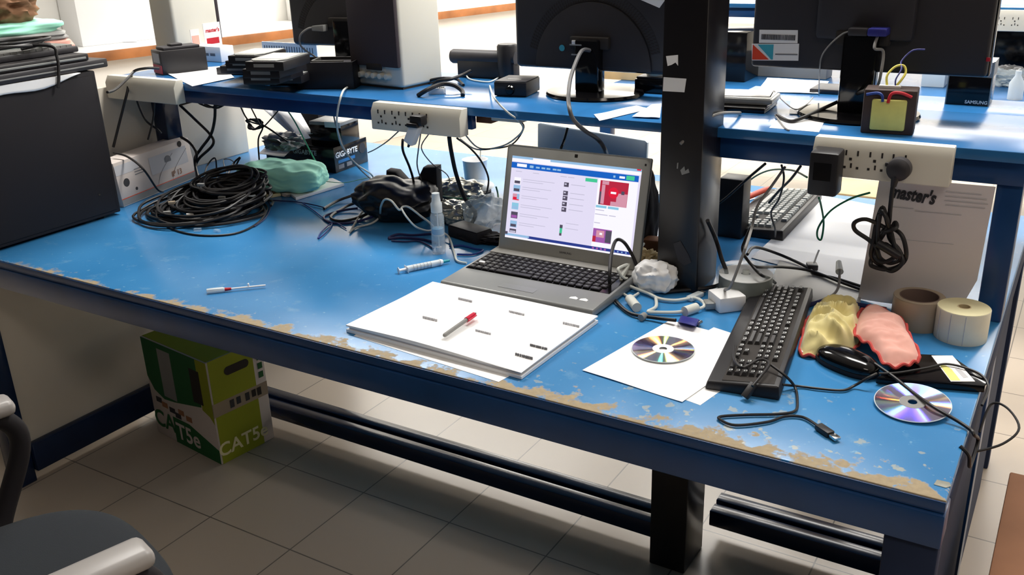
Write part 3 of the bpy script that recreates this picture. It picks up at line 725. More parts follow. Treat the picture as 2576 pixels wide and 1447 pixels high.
tw('blue_wire', 'blue_cable', [(-W2 * .9, -.032, .078), (-W2 * .5, -.034, .082), (-W2 * .3, -.037, .078), (-W2 * .25, -.038, .066)], .0028)
tw('red_wire', 'red_cable', [(W2 * .8, -.032, .076), (W2 * .4, -.035, .084), (W2 * .05, -.036, .082), (-W2 * .05, -.038, .064)], .003)
tw('yellow_wire', 'yellow_cable', [(-W2 * .2, -.006, .092), (-W2 * .25, .0, .112), (0, .01, .128), (W2 * .3, .015, .130), (W2 * .42, .01, .118), (W2 * .3, .0, .104), (W2 * .12, -.004, .092)], .0024)
tw('violet_wire', 'vga_blue', [(W2 * .12, -.008, .092), (W2 * .1, -.004, .106), (W2 * .25, .006, .124), (W2 * .2, .02, .138), (W2 * .55, .03, .158), (W2 * 1.0, .035, .160)], .0016)
# glossy black box with lettering
a, b, c_ = S(2378, 258), S(2488, 262), S(2505, 185)
z0 = 1.09
a, b = PZ(2378, 262, z0), PZ(2487, 266, z0)
t = thing('black_box', 'glossy black box with a grey top and white lettering behind the right shelf', 'box', ((a.x + b.x) / 2, a.y + .045, z0), .0)
W2 = (b - a).length / 2
mb = MB(); mb.box(-W2, W2, -.045, .045, 0, .066, .002); mb.build('box_body', 'gloss_black', t)
mb = MB(); mb.box(-W2 - .0005, W2 + .0005, -.0455, .0455, .066, .100); mb.build('top_panel', 'grey_plastic', t)
for x in (-W2, W2): mb = MB(); mb.box(x - .0012, x + .0012, -.0462, -.044, 0, .102); mb.build('edge_trim', 'silver_plastic', t)
text('lettering', 'SAMSUNG', .0105, 'white_plastic', t, (W2 * .42, -.0456, .008), FRONT, 0, .0002)
# phones / drives pile at the left of the right shelf
def slab(name, label, cat, c, size, rz, m, top=None, group=None, tm='silver_plastic'):
    t = thing(name, label, cat, c, rz, group)
    mb = MB(); mb.box(-size[0] / 2, size[0] / 2, -size[1] / 2, size[1] / 2, 0, size[2], min(.003, size[2] * .3)); mb.build('casing', m, t)
    if top: mb = MB(); mb.box(-size[0] * .46, size[0] * .46, -size[1] * .45, size[1] * .45, size[2], size[2] + .0012); mb.build('top_plate', tm, t)
    return t
p = S(1860, 272); slab('optical_drive', 'silver slim drive lying flat at the left of the right shelf', 'drive', (p.x, p.y + .03, SZ + .012), (.15, .10, .014), .1, 'silver_plastic', True)
p = S(1850, 278); slab('notebook', 'dark flat case under the silver slim drive', 'case', (p.x - .005, p.y + .04, SZ), (.15, .12, .0115), .05, 'gloss_black')
p = S(1858, 240, .03); slab('hard_drive', 'silver-topped drive stacked behind the silver slim drive', 'hard drive', (p.x, p.y + .05, SZ + .0012), (.13, .10, .026), .2, 'black_plastic', True, tm='paper')
# papers and keyboard on the rear shelf board
z0 = 1.09
q = [PZ(*p, z0) for p in ((1905, 232), (2060, 238), (2085, 207), (1930, 198))]
tag(sheet([(p.x, p.y) for p in q], z0, .0008, .004, 8).build('paper_sheet', 'paper', loc='base'), 'blank white sheet under the wide monitor on the rear shelf board', 'paper')
q = [S(*p) for p in ((1985, 288), (2130, 296), (2160, 262), (1990, 252))]
tag(sheet([(p.x, p.y) for p in q], SZ, .0008, .003, 9).build('paper_sheet', 'paper', loc='base'), 'white sheet half under the stand of the wide monitor', 'paper')
q = [S(*p) for p in ((1935, 322), (2060, 333), (2075, 304), (1960, 296))]
tag(sheet([(p.x, p.y) for p in q], SZ, .0006, .0, 9).build('paper_sheet', 'paper', loc='base'), 'white sheet at the front edge of the right shelf', 'paper')
q = [PZ(*p, z0) for p in ((2050, 244), (2100, 248), (2118, 215), (2078, 213))]
p = (q[0] + q[2]) / 2; slab('keypad', 'small dark keypad beside the sheet under the wide monitor', 'keypad', (p.x, p.y, z0), (.075, .10, .012), 0.0, 'charcoal_plastic')
cable('thick black cable sagging across the papers to the transformer', [S(1955, 290, .006), S(1985, 305, .004), S(2010, 300, .006), S(2060, 278, .014), S(2110, 255, .03), S(2150, 238, .05), V((tx - .05, ty, SZ + .08))], .0042)
cable('thin grey cord dropping over the right shelf front', [S(1950, 290, .004), S(1962, 306, .004), S(1975, 322, .003), S(1985, 328, .002)], .0018, 'grey_cable')
cable('thin black cord looping from the silver drive', [S(1930, 268, .02), S(1950, 258, .012), S(1962, 245, .012), S(1966, 250, .01), S(2000, 275, .012), S(2030, 262, .012), S(2045, 245, .012)], .0015, 'grey_cable')
cable('blue wire curling beside the neck of the wide monitor', [S(2115, 238, .03), S(2125, 214, .035), S(2150, 205, .035), S(2180, 215, .03), S(2195, 228, .03)], .003, 'blue_cable')
p = PZ(2450, 330, SZ)
# ------------------------------------------------------------------ laptop
LZ = 0.752
def keys_on(parent, rows, z, h, m, legend, taper=.0012, gap=.002, legend_prob=1.0, maxn=100, flip=False):
    """rows: list of (y0, y1, [(x0, x1), ...]); every key is a part of its own (shared meshes), beyond maxn the rest is one part"""
    cache = {}; n = 0; rest = MB()
    flat = [(y0, y1, x0, x1) for y0, y1, ks in rows for x0, x1 in ks]
    for y0, y1, x0, x1 in flat:
        w_, d_ = round(x1 - x0 - gap, 4), round(y1 - y0 - gap, 4); n += 1
        def shape(mb, cx, cy):
            mb.mi = 0
            t = taper
            mb.hexa([(cx - w_/2, cy - d_/2, z), (cx + w_/2, cy - d_/2, z), (cx + w_/2, cy + d_/2, z), (cx - w_/2, cy + d_/2, z), (cx - w_/2 + t, cy - d_/2 + t, z + h), (cx + w_/2 - t, cy - d_/2 + t, z + h), (cx + w_/2 - t, cy + d_/2 - t, z + h), (cx - w_/2 + t, cy + d_/2 - t, z + h)])
            if legend and w_ < .03:
                mb.mi = 1; mb.box(cx - w_ * .22, cx + w_ * .10, cy - d_ * .05, cy + d_ * .26, z + h, z + h + .0002); mb.mi = 0
        if n > maxn: shape(rest, (x0 + x1) / 2, (y0 + y1) / 2); continue
        if (w_, d_) not in cache:
            mb = MB(); shape(mb, 0, 0); o = mb.build('key', [m, 'key_dim'], parent, angle=20); cache[(w_, d_)] = o
        else:
            o = cache[(w_, d_)].copy(); C.objects.link(o); o.parent = parent
        o.location = ((x0 + x1) / 2, (y0 + y1) / 2, 0)
    if n > maxn: o = rest.build('key', [m, 'key_legend'], parent, angle=20); o['kind'] = 'stuff'
    else: rest.bm.free()
lap = thing('laptop', 'open silver laptop with a lit browser page, behind the stack of printed sheets', 'laptop', (-0.917, 0.47, DZ), 0.0)
LW, LD = 0.194, 0.128
mb = MB(); mb.hexa([(-LW, -LD, .006), (LW, -LD, .006), (LW, LD, .002), (-LW, LD, .002), (-LW + .002, -LD + .006, .0215), (LW - .002, -LD + .006, .0215), (LW - .002, LD, .028), (-LW + .002, LD, .028)], .003); mb.build('base', 'palmrest', lap)
mb = MB(); mb.box(-LW + .01, LW - .01, -LD + .01, LD - .01, 0, .008); mb.build('underside', 'black_plastic', lap)
mb = MB(); mb.hexa([(-LW + .004, LD - .045, .0245), (LW - .004, LD - .045, .0245), (LW - .004, LD - .004, .0275), (-LW + .004, LD - .004, .0275), (-LW + .004, LD - .045, .0285), (LW - .004, LD - .045, .0285), (LW - .004, LD - .004, .0300), (-LW + .004, LD - .004, .0300)]); mb.build('hinge_cover', 'bezel_grey', lap)
mb = MB(); mb.hexa([(-LW + .010, -.032, .0218), (LW - .008, -.032, .0218), (LW - .008, LD - .046, .0240), (-LW + .010, LD - .046, .0240), (-LW + .010, -.032, .0246), (LW - .008, -.032, .0246), (LW - .008, LD - .046, .0276), (-LW + .010, LD - .046, .0276)]); kb = mb.build('keyboard_tray', 'gloss_black', lap)
rows = []; y = -.030
for r in range(6):
    pitch = .0184; x = -LW + .013; ks = []
    if r == 0: seq = [1, 1, 1, 1, 5.2, 1, 1, 1, 1, 1, 1, 1, 1, 1.4]
    else: seq = [1 + .25 * ((r * 3) % 3)] + [1] * 14 + [1, 1, 1, 1]
    for s_ in seq:
        if x + s_ * pitch > LW - .009: break
        ks.append((x, x + s_ * pitch)); x += s_ * pitch
    rows.append((y, y + .0184, ks)); y += .0184
keys_on(lap, rows, .0262, .0024, 'black_plastic', True, gap=.0028)
mb = MB(); mb.box(-.055, .035, -.098, -.046, .0218, .0228); mb.build('touchpad', 'palmrest', lap)
for x in (.118, .142): mb = MB(); mb.prism([(x, -.088), (x + .018, -.088), (x + .018, -.080), (x + .009, -.074), (x, -.080)], .0222, .0228); mb.build('palmrest_sticker', 'paper', lap)
# lid leaning back
HB = LD - .012
tilt = math.radians(14.0)
lid = bpy.data.objects.new('lid', None)
lid = MB()
lid.box(-.187, .187, -.004, .006, 0, .254, .004); LM = Matrix.Translation((0.003, HB, .027)) @ Matrix.Rotation(-tilt, 4, 'X')
lido = lid.build('lid', 'dark_silver', lap); lido.matrix_local = LM
mb = MB(); mb.box(-.1855, .1855, -.0055, -.0035, .002, .2525, .003); b_ = mb.build('screen_bezel', 'bezel_grey', lido)
def lq(mb, x0, x1, z0, z1, lay=0): y_ = -.00575 - lay * .00012; mb.quad((x0, y_, z0), (x1, y_, z0), (x1, y_, z1), (x0, y_, z1))
SW0, SW1, SH0, SH1 = -.1705, .1665, .030, .2275
scr_m = ['scr_white', 'scr_blue', 'scr_sky', 'scr_navy', 'scr_green', 'scr_grey', 'scr_red', 'scr_pink', 'scr_dark', 'scr_purple', 'scr_cyan', 'scr_lite', 'scr_brightred']
SI = {n: i for i, n in enumerate(scr_m)}
mb = MB()
def U(m, u0, u1, v0, v1, lay):      # u to the right, v downwards, 0..1
    mb.mi = SI[m]; lq(mb, SW0 + (SW1 - SW0) * u0, SW0 + (SW1 - SW0) * u1, SH1 - (SH1 - SH0) * v1, SH1 - (SH1 - SH0) * v0, lay)
U('scr_white', 0, 1, 0, 1, 0)
U('scr_sky', 0, 1, 0, .028, 1); U('scr_lite', .17, .31, .006, .03, 2); U('scr_lite', 0, 1, .028, .065, 1); U('scr_brightred', .965, .995, 0, .015, 2)
U('scr_blue', 0, .985, .075, .145, 1); U('scr_lite', .045, .125, .088, .125, 2); U('scr_sky', .15, .18, .095, .125, 2)
for u in (.20, .245, .285, .335, .37): U('scr_sky', u, u + .03, .102, .122, 2)
U('scr_sky', .80, .815, .10, .125, 2); U('scr_lite', .845, .885, .10, .125, 2); U('scr_green', .895, .955, .085, .135, 2)
U('scr_green', .595, .685, .165, .205, 1)
for u in (.04, .18, .40, .46): U('scr_grey', u, u + .05, .178, .186, 1)
for k, (v, cs) in enumerate(((.255, ('scr_lite', 'scr_dark')), (.35, ('scr_sky', 'scr_dark')), (.455, ('scr_pink', 'scr_brightred')), (.565, ('scr_cyan', 'scr_sky')), (.675, ('scr_dark', 'scr_purple')), (.785, ('scr_sky', 'scr_dark')), (.885, ('scr_dark', 'scr_grey')))):
    u0 = .033; h = .08 if k < 6 else .045
    U(cs[0], u0, u0 + .055, v, v + h, 1); U(cs[1], u0 + .004, u0 + .05, v + h * .5, v + h * .92, 2)
    if k == 2: U('scr_sky', u0 + .035, u0 + .055, v, v + h * .8, 3)
    if k < 6:
        for j in range(2): U('scr_grey', .105, .36 - .09 * j - .02 * (k % 3), v + .012 + .026 * j, v + .019 + .026 * j, 1)
for v in (.245, .345, .405, .475, .54): U('scr_dark', .435, .472, v, v + .052, 1); U('scr_grey', .44, .455, v + .012, v + .03, 2); U('scr_grey', .49, .60, v + .016, v + .024, 1)
U('scr_dark', .435, .458, .75, .79, 1); U('scr_green', .437, .457, .79, .85, 1); U('scr_dark', .437, .455, .85, .88, 1)
for v in (.72, .78): U('scr_grey', .48, .58, v, v + .007, 1)
U('scr_lite', .692, .985, .15, .945, 1)
U('scr_red', .71, .92, .17, .45, 2); U('scr_pink', .725, .75, .22, .44, 3); U('scr_dark', .712, .725, .30, .45, 3); U('scr_pink', .84, .918, .30, .448, 3); U('scr_pink', .725, .775, .175, .215, 3); U('scr_dark', .872, .895, .27, .31, 4); U('scr_pink', .80, .918, .40, .448, 4)
mb.mi = SI['scr_brightred']
cx, cz, rr = SW0 + (SW1 - SW0) * .815, SH1 - (SH1 - SH0) * .30, .0125
t_ = bmesh.new(); t_.faces.new([t_.verts.new((cx + rr * math.cos(2 * PI * i / 28), -.0063, cz + rr * math.sin(2 * PI * i / 28))) for i in range(28)]); mb._add(t_)
U('scr_lite', .795, .835, .288, .312, 6)
for u0, u1, v in ((.695, .775, .46), (.785, .865, .46), ): U('scr_cyan', u0, u1, v, v + .028, 2)
for u0, u1, v in ((.695, .76, .51), (.695, .79, .56), (.80, .85, .56), (.695, .74, .66)): U('scr_grey', u0, u1, v, v + .010, 2)
U('scr_purple', .695, .835, .73, .89, 2); U('scr_pink', .72, .78, .75, .83, 3); U('scr_lite', .745, .765, .775, .80, 4); U('scr_dark', .79, .835, .74, .88, 3); U('scr_red', .695, .72, .82, .89, 3)
U('scr_sky', 0, .2, .945, .972, 2); U('scr_dark', .0, .02, .925, .96, 3); U('scr_navy', .19, .985, .945, .978, 2)
for u in (.70, .73, .76, .79): U('scr_purple', u, u + .016, .952, .972, 3)
for u in (.86, .89, .92, .95): U('scr_sky', u, u + .01, .955, .97, 3)
U('scr_lite', 0, 1, .98, 1, 2)
disp = mb.build('display', scr_m, lido, smooth=False)
mb = MB(); mb.box(-.004, .004, -.0062, -.005, .238, .246, .001); mb.build('webcam', 'slot_black', lido)
text('lettering', 'SAMSUNG', .007, 'ink_dark', lido, (-.002, -.0057, .0145), FRONT, 0, 0)
mb = MB(); mb.box(.172, .176, -.0062, -.005, .236, .241); mb.build('rubber_bumper', 'slot_black', lido)
mb = MB(); mb.box(-.166, -.152, -.004, .004, .0285, .0335, .001); mb.build('hinge_tab', 'white_plastic', lap)
# second laptop on the far side, back of its lid towards us
a, b = PY(1338, 312, 1.10), PY(1620, 345, 1.10)
t = thing('laptop', 'silver laptop lid seen from behind, on the far half of the bench', 'laptop', ((a.x + b.x) / 2, 1.13, DZ), -0.02)
W2 = (b.x - a.x) / 2; hz2 = a.z - DZ
mb = MB(); mb.prism([(-W2, 0), (W2, 0), (W2, hz2 - .035), (W2 - .010, hz2 - .028), (W2 - .022, hz2 - .024), (-W2, hz2 - .02)] if False else [(-W2, .02), (W2, .02), (W2, hz2 - .030), (W2 - .008, hz2 - .024), (-W2 + .008, hz2 - .002), (-W2, hz2 - .006)], 0, .012, .003, mtx=Matrix.Translation((0, 0, 0)) @ Matrix.Rotation(math.radians(-3), 4, 'X') @ Matrix.Rotation(PI / 2, 4, 'X')); mb.build('lid', 'lid_silver', t)
mb = MB(); mb.box(-W2, W2, -.005, .22, .002, .024, .004); mb.build('base', 'dark_silver', t)
mb = MB(); mb.box(-W2 + .02, W2 - .02, .02, .2, 0, .003); mb.build('underside', 'black_plastic', t)
# ------------------------------------------------------------------ printed sheets and pen
def topsheet(poly, z, label, n='paper_sheet', m='paper', curl=.004, seed=1, group=None):
    o = sheet(poly, z, .0008, curl, seed).build(n, m, loc='base'); return tag(o, label, 'paper', group)
q = [D(*p, .004) for p in ((868, 822), (1268, 958), (1495, 800), (1100, 712))]
topsheet([(p.x, p.y) for p in ([D(890, 846), D(1254, 962), D(1330, 920), D(960, 800)])], DZ, 'lowest white sheet sticking out under the printed stack towards the bench edge', seed=4, curl=0)
# stack: a thick wavy pad of sheets
A_, B_, C_, D_ = D(868, 816, .018), D(1312, 934, .018), D(1506, 793, .018), D(1088, 706, .018)
t = thing('paper_stack', 'stack of large printed white sheets in front of the laptop', 'paper stack', ((A_.x + C_.x) / 2, (A_.y + C_.y) / 2, DZ + .001))
o0 = V(t.location)
def stack_layer(nm, m, A, B, C2, D2, z0, z1, wav, seed, ins=0.0):
    mb = MB(); tb = bmesh.new(); n = 18; top = []; bot = []
    cen = (A + B + C2 + D2) / 4
    A, B, C2, D2 = [p.lerp(cen, ins) for p in (A, B, C2, D2)]
    for i in range(n + 1):
        rt, rb = [], []
        for j in range(n + 1):
            u, v = i / n, j / n; p = (A * (1 - u) + B * u) * (1 - v) + (D2 * (1 - u) + C2 * u) * v
            edge = max(0, 1 - v * 3) ; h = wav * (edge * math.sin(PI * (u * 1.15 + .05)) + .3 * noise.noise(V((u * 2.5, v * 2.5, seed))))
            rt.append(tb.verts.new((p.x - o0.x, p.y - o0.y, z1 + h))); rb.append(tb.verts.new((p.x - o0.x, p.y - o0.y, z0)))
        top.append(rt); bot.append(rb)
    for i in range(n):
        for j in range(n):
            tb.faces.new([top[i][j], top[i + 1][j], top[i + 1][j + 1], top[i][j + 1]]); tb.faces.new([bot[i][j + 1], bot[i + 1][j + 1], bot[i + 1][j], bot[i][j]])
    for i in range(n):
        tb.faces.new([bot[i][0], bot[i + 1][0], top[i + 1][0], top[i][0]]); tb.faces.new([top[i][n], top[i + 1][n], bot[i + 1][n], bot[i][n]])
        tb.faces.new([top[0][i], top[0][i + 1], bot[0][i + 1], bot[0][i]]); tb.faces.new([bot[n][i], bot[n][i + 1], top[n][i + 1], top[n][i]])
    return mb._add(tb).build(nm, m, t)
stack_layer('lower_sheets', 'paper', A_, B_, C_, D_, .000, .006, .001, 2, .004)
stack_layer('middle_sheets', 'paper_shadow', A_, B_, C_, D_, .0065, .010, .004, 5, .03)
top = stack_layer('top_sheets', 'paper', A_, B_, C_, D_, .0125, .0150, .0045, 7, .006)
def ontop(px, py): p = D(px, py, .0205); return V((p.x - o0.x, p.y - o0.y, .0190))
dx = (B_ - A_).normalized(); angp = math.atan2(dx.y, dx.x)
for k, (px, py) in enumerate(((1171, 752), (1300, 785), (1082, 799), (1216, 833), (1355, 870), (1318, 893), (1437, 814))):
    c = ontop(px, py); mb = MB(); random.seed(k)
    x = -.019
    while x < .018:
        ww = random.uniform(.001, .004); mb.box(x, min(x + ww, .019), -.0012, .0012, -.005, .0003); x += ww + random.uniform(.0005, .002)
    p_ = mb.build('print_line', 'ink_grey' if k in (4, 5) else 'ink_soft', top); p_.location = c; p_.rotation_euler = (0, 0, angp)
p0, p1 = D(1119, 842, .028), D(1197, 787, .028)
d_ = (p1 - p0); L_ = d_.length
t = thing('pen', 'clear ballpoint pen with a red cap lying on the printed stack', 'pen', (p0 + p1) / 2 + V((0, 0, -.001)), math.atan2(d_.y, d_.x))
MB().cyl((-L_ / 2, 0, 0), (L_ * .22, 0, 0), .0042, n=10).build('barrel', 'grey_plastic', t)
mb = MB(); mb.cyl((L_ * .18, 0, 0), (L_ * .44, 0, 0), .0056, .005, 16); mb.box(L_ * .16, L_ * .42, -.0085, -.0055, -.001, .002, .0005); mb.build('cap', 'pen_red', t)
MB().cyl((L_ * .44, 0, 0), (L_ * .5, 0, 0), .003, .0015, 10).build('tip', 'ink_dark', t)
MB().cyl((-L_ / 2 - .003, 0, 0), (-L_ / 2, 0, 0), .0032, .0044, 10).build('end_plug', 'grey_plastic', t)
# ------------------------------------------------------------------ white sheets with a disc, keyboard
q = [D(*p) for p in ((1465, 934), (1716, 1014), (1845, 880), (1685, 808))]
a, b, d2 = q[0], q[1], q[3]; c2 = b + (d2 - a)
topsheet([(a.x, a.y), (b.x, b.y), (c2.x, c2.y), (d2.x, d2.y)], DZ, 'white sheet under the purple disc, left of the black keyboard', seed=3, curl=.003)
off = V((.030, .010, 0)); topsheet([(a.x + off.x + .05, a.y + off.y), (b.x + off.x, b.y + off.y - .004), (c2.x + off.x, c2.y + off.y - .01), (d2.x + off.x + .06, d2.y + off.y)], DZ - .0004, 'second white sheet showing under the edge of the sheet with the disc', seed=8, curl=0)
def disc(label, c, rx=0, ry=0, hub='clear'):
    t = thing('optical_disc', label, 'disc', c, 0, None, rot=(rx, ry, 0))
    MB().lathe([(.0075, .0), (.0598, 0), (.06, .0006), (.0598, .0012), (.0075, .0012)], 96).build('disc_rim', 'frosted_plastic', t)
    MB().lathe([(.0205, .00125), (.0585, .00125), (.0585, .00145), (.0205, .00145), (.0205, .00125)], 96).build('recording_layer', 'disc_dye', t)
    MB().lathe([(.0075, .00125), (.0200, .00125), (.0200, .00160), (.0160, .00165), (.0075, .00150), (.0075, .00125)], 64).build('hub_ring', 'paper' if hub == 'white' else 'grey_plastic', t)
    return t
p = D(1668, 883); disc('purple disc lying on the white sheet', (p.x, p.y, DZ + .0034), hub='white')
p = D(2295, 1017, .006); disc('purple disc lying on the bare bench near the right corner', (p.x, p.y, DZ + .009), .10, -.02)
# foreground keyboard: long axis runs away from us
def keyboard(label, a_near, a_far, width, z, pitch_ang=0.0, keym='key_black', body='black_plastic', side=1, name='keyboard', legend=True):
    """a_near / a_far: middle of the near and far ends; the space bar side faces left (side=1)"""
    d = a_far - a_near; L_ = math.hypot(d.x, d.y); rz = math.atan2(d.y, d.x)
    cen = (a_near + a_far) / 2
    root = thing(name, label, 'keyboard', (cen.x, cen.y, z), 0); root.rotation_mode = 'XYZ'
    root.rotation_euler = Matrix.Rotation(rz, 3, 'Z').to_4x4().to_3x3().to_euler() if pitch_ang == 0 else (Matrix.Rotation(rz, 3, 'Z') @ Matrix.Rotation(-pitch_ang, 3, 'Y')).to_euler()
    # local x runs towards the far end = keyboard's left-to-right is reversed (numpad near us), local y to the left = space bar edge
    H = width / 2; h0, h1 = .016, .026
    mb = MB(); mb.hexa([(-L_/2, -H, .0), (L_/2, -H, .0), (L_/2, H, .0), (-L_/2, H, .0), (-L_/2 + .003, -H + .003, h1), (L_/2 - .003, -H + .003, h1), (L_/2 - .003, H - .004, h0), (-L_/2 + .003, H - .004, h0)], .004); mb.build('body', body, root)
    ztop = lambda y: h0 + (h1 - h0) * (H - y) / width
    s = L_ * .965 / 22.8; rows = []; y0 = H - .022 * width / .155 - .012
    rp = (width - .048) / 6.35
    seqs = [[(0, 1.25), (1.25, 2.5), (2.5, 3.75), (3.75, 10), (10, 11.25), (11.25, 12.5), (12.5, 13.75), (13.75, 15), (15.3, 16.3), (16.3, 17.3), (17.3, 18.3), (18.6, 20.6), (20.6, 21.6)],
            [(0, 2.25)] + [(2.25 + i, 3.25 + i) for i in range(10)] + [(12.25, 15), (16.3, 17.3), (18.6, 19.6), (19.6, 20.6), (20.6, 21.6)],
            [(0, 1.75)] + [(1.75 + i, 2.75 + i) for i in range(11)] + [(12.75, 15), (18.6, 19.6), (19.6, 20.6), (20.6, 21.6)],
            [(0, 1.5)] + [(1.5 + i, 2.5 + i) for i in range(12)] + [(13.5, 15), (15.3, 16.3), (16.3, 17.3), (17.3, 18.3), (18.6, 19.6), (19.6, 20.6), (20.6, 21.6)],
            [(i, i + 1) for i in range(13)] + [(13, 15), (15.3, 16.3), (16.3, 17.3), (17.3, 18.3), (18.6, 19.6), (19.6, 20.6), (20.6, 21.6)],
            [(0, 1)] + [(2 + i + .5 * (i // 4), 3 + i + .5 * (i // 4)) for i in range(12)] + [(15.3, 16.3), (16.3, 17.3), (17.3, 18.3)]]
    x_of = lambda u: L_ / 2 - .012 - u * s       # keyboard's left end is at the far end
    for r, sq in enumerate(seqs):
        yb = y0 - r * rp - (rp * .3 if r == 5 else 0)
        rows.append((yb - rp, yb, [(x_of(b), x_of(a)) for a, b in sq]))
    # recessed key well
    mb = MB(); mb.hexa([(-L_/2 + .010, -H + .012, h1 - .004), (L_/2 - .009, -H + .012, h1 - .004), (L_/2 - .009, y0 + .002, h0 - .001), (-L_/2 + .010, y0 + .002, h0 - .001), (-L_/2 + .010, -H + .012, ztop(-H + .012) + .0006), (L_/2 - .009, -H + .012, ztop(-H + .012) + .0006), (L_/2 - .009, y0 + .002, ztop(y0) + .0006), (-L_/2 + .010, y0 + .002, ztop(y0) + .0006)]); mb.build('key_well', 'slot_black', root)
    cache = {}; n = 0; rest = MB(); order = []
    for y_0, y_1, ks in rows:
        for x0, x1 in ks: order.append((x0, x1, y_0, y_1))
    order.sort(key=lambda q_: q_[0])              # nearest first
    def shape(mb, cx, cy, w_, d_, z0):
        mb.mi = 0; t_ = .0022; hk = .007
        sl = -(h1 - h0) / width
        P_ = lambda x, y, z_: (cx + x, cy + y, z0 + z_ + sl * y)
        mb.hexa([P_(-w_/2, -d_/2, 0), P_(w_/2, -d_/2, 0), P_(w_/2, d_/2, 0), P_(-w_/2, d_/2, 0), P_(-w_/2 + t_, -d_/2 + t_, hk), P_(w_/2 - t_, -d_/2 + t_, hk), P_(w_/2 - t_, d_/2 - t_, hk), P_(-w_/2 + t_, d_/2 - t_, hk)])
        if legend and w_ < .026:
            mb.mi = 1; g = .0011; cxm, cym = .0012, -.0015
            for (ax, bx, ay, by) in ((-.0030, .0020, -.0035, -.0012), (-.0030, .0006, .0003, .0022)):
                mb.quad(P_(ax + cxm, ay - cym - .002, hk + .0002), P_(bx + cxm, ay - cym - .002, hk + .0002), P_(bx + cxm, by - cym - .002, hk + .0002), P_(ax + cxm, by - cym - .002, hk + .0002))
            mb.mi = 0
    for x0, x1, y_0, y_1 in order:
        n += 1; w_, d_ = round(x1 - x0 - .0018, 4), round(y_1 - y_0 - .0022, 4); cx, cy = (x0 + x1) / 2, (y_0 + y_1) / 2
        if n > 100: shape(rest, cx, cy, w_, d_, ztop(cy)); continue
        kk = (w_, d_)
        if kk not in cache: mb = MB(); shape(mb, 0, 0, w_, d_, 0); o = mb.build('key', [keym, 'key_legend'], root, angle=20); cache[kk] = o
        else: o = cache[kk].copy(); C.objects.link(o); o.parent = root
        o.location = (cx, cy, ztop(cy))
    if n > 100: o = rest.build('key', [keym, 'key_legend'], root, angle=20); o['kind'] = 'stuff'
    return root
an = (D(1775, 948, .02) + D(1962, 990, .02)) / 2; af = (D(1893, 712, .028) + D(2047, 722, .028)) / 2
wk = ((D(1962, 990, .02) - D(1775, 948, .02)).length + (D(2047, 722, .028) - D(1893, 712, .028)).length) / 2
keyboard('black keyboard lying end-on in front of the cloths, with white legends', an, af, wk * 1.0, DZ + .003, .012)
an = (D(1812, 572, .015) + D(1970, 595, .015)) / 2; af = (D(1932, 468, .02) + D(2064, 488, .02)) / 2
keyboard('glare-washed keyboard on the far half of the bench behind the spindle of discs', an, af, (D(1970, 595, .015) - D(1812, 572, .015)).length, DZ + .001, 0, keym='key_glare')
# ------------------------------------------------------------------ right end of the bench
def cloth(name, label, m, poly, h, seed, hem, cr=.42):
    """folded cloth heap: outline polygon (world xy) lofted to a rumpled top, red hem tube along the outline"""
    cen = sum((V((p.x, p.y, 0)) for p in poly), V()) / len(poly)
    t = thing(name, label, 'cloth', (cen.x, cen.y, DZ))
    ol = smooth_path([V((p.x - cen.x, p.y - cen.y, 0)) for p in poly], 12, True); n = len(ol)
    mb = MB(); tb = bmesh.new(); rings = []
    K = 30
    for k in range(K + 1):
        f = 1 - k / K; ring = []
        for i, p in enumerate(ol):
            q_ = V((p.x * f, p.y * f, 0)); base_h = h * (1 - f ** 5)
            wv = noise.fractal(V((q_.x * 24, q_.y * 24, seed)), 1.0, 2.0, 3)
            crease = (0.45 - abs(noise.noise(V((q_.x * 17 + q_.y * 9 + seed, q_.y * 22 - q_.x * 8, seed * .7)))) * 2.2)
            z_ = base_h * (0.80 + 0.20 * wv + cr * crease)
            if k == 0: z_ = .003 + .003 * (1 + math.sin(i * .9))
            ring.append(tb.verts.new((q_.x, q_.y, max(.002, z_))))
        rings.append(ring)
    for k in range(K):
        for i in range(n):
            j = (i + 1) % n
            if k < K: tb.faces.new([rings[k][i], rings[k][j], rings[k + 1][j], rings[k + 1][i]])
    bmesh.ops.remove_doubles(tb, verts=tb.verts, dist=1e-5)
    bt = [tb.verts.new((p.x, p.y, .0005)) for p in ol]
    bmesh.ops.recalc_face_normals(tb, faces=tb.faces)
    mb._add(tb); o = mb.build('cloth_body', m, t, angle=80)
    mb = MB(); mb.tube([V((p.x, p.y, .006 + .003 * math.sin(i * .9))) for i, p in enumerate(ol)], .0030, 6, 1, True); mb.build('hem', hem, t)
    return t
oy = [D(x, y, .012) for x, y in ((2030, 800), (2075, 768), (2130, 766), (2168, 790), (2160, 860), (2120, 880), (2070, 888), (2015, 882), (2020, 838))]
cloth('dust_cloth', 'rumpled olive yellow cloth with a red hem beside the keyboard', 'olive_cloth', oy, .058, 3, 'red_hem', .50)
op = [D(x, y, .02) for x, y in ((2162, 795), (2200, 782), (2268, 815), (2285, 850), (2312, 905), (2290, 925), (2232, 930), (2190, 880), (2150, 850))]
c_ = cloth('dust_cloth', 'folded salmon pink cloth with a red hem lying over the mouse', 'pink_cloth', op, .035, 9, 'red_hem', .16); c_.location.z += .022
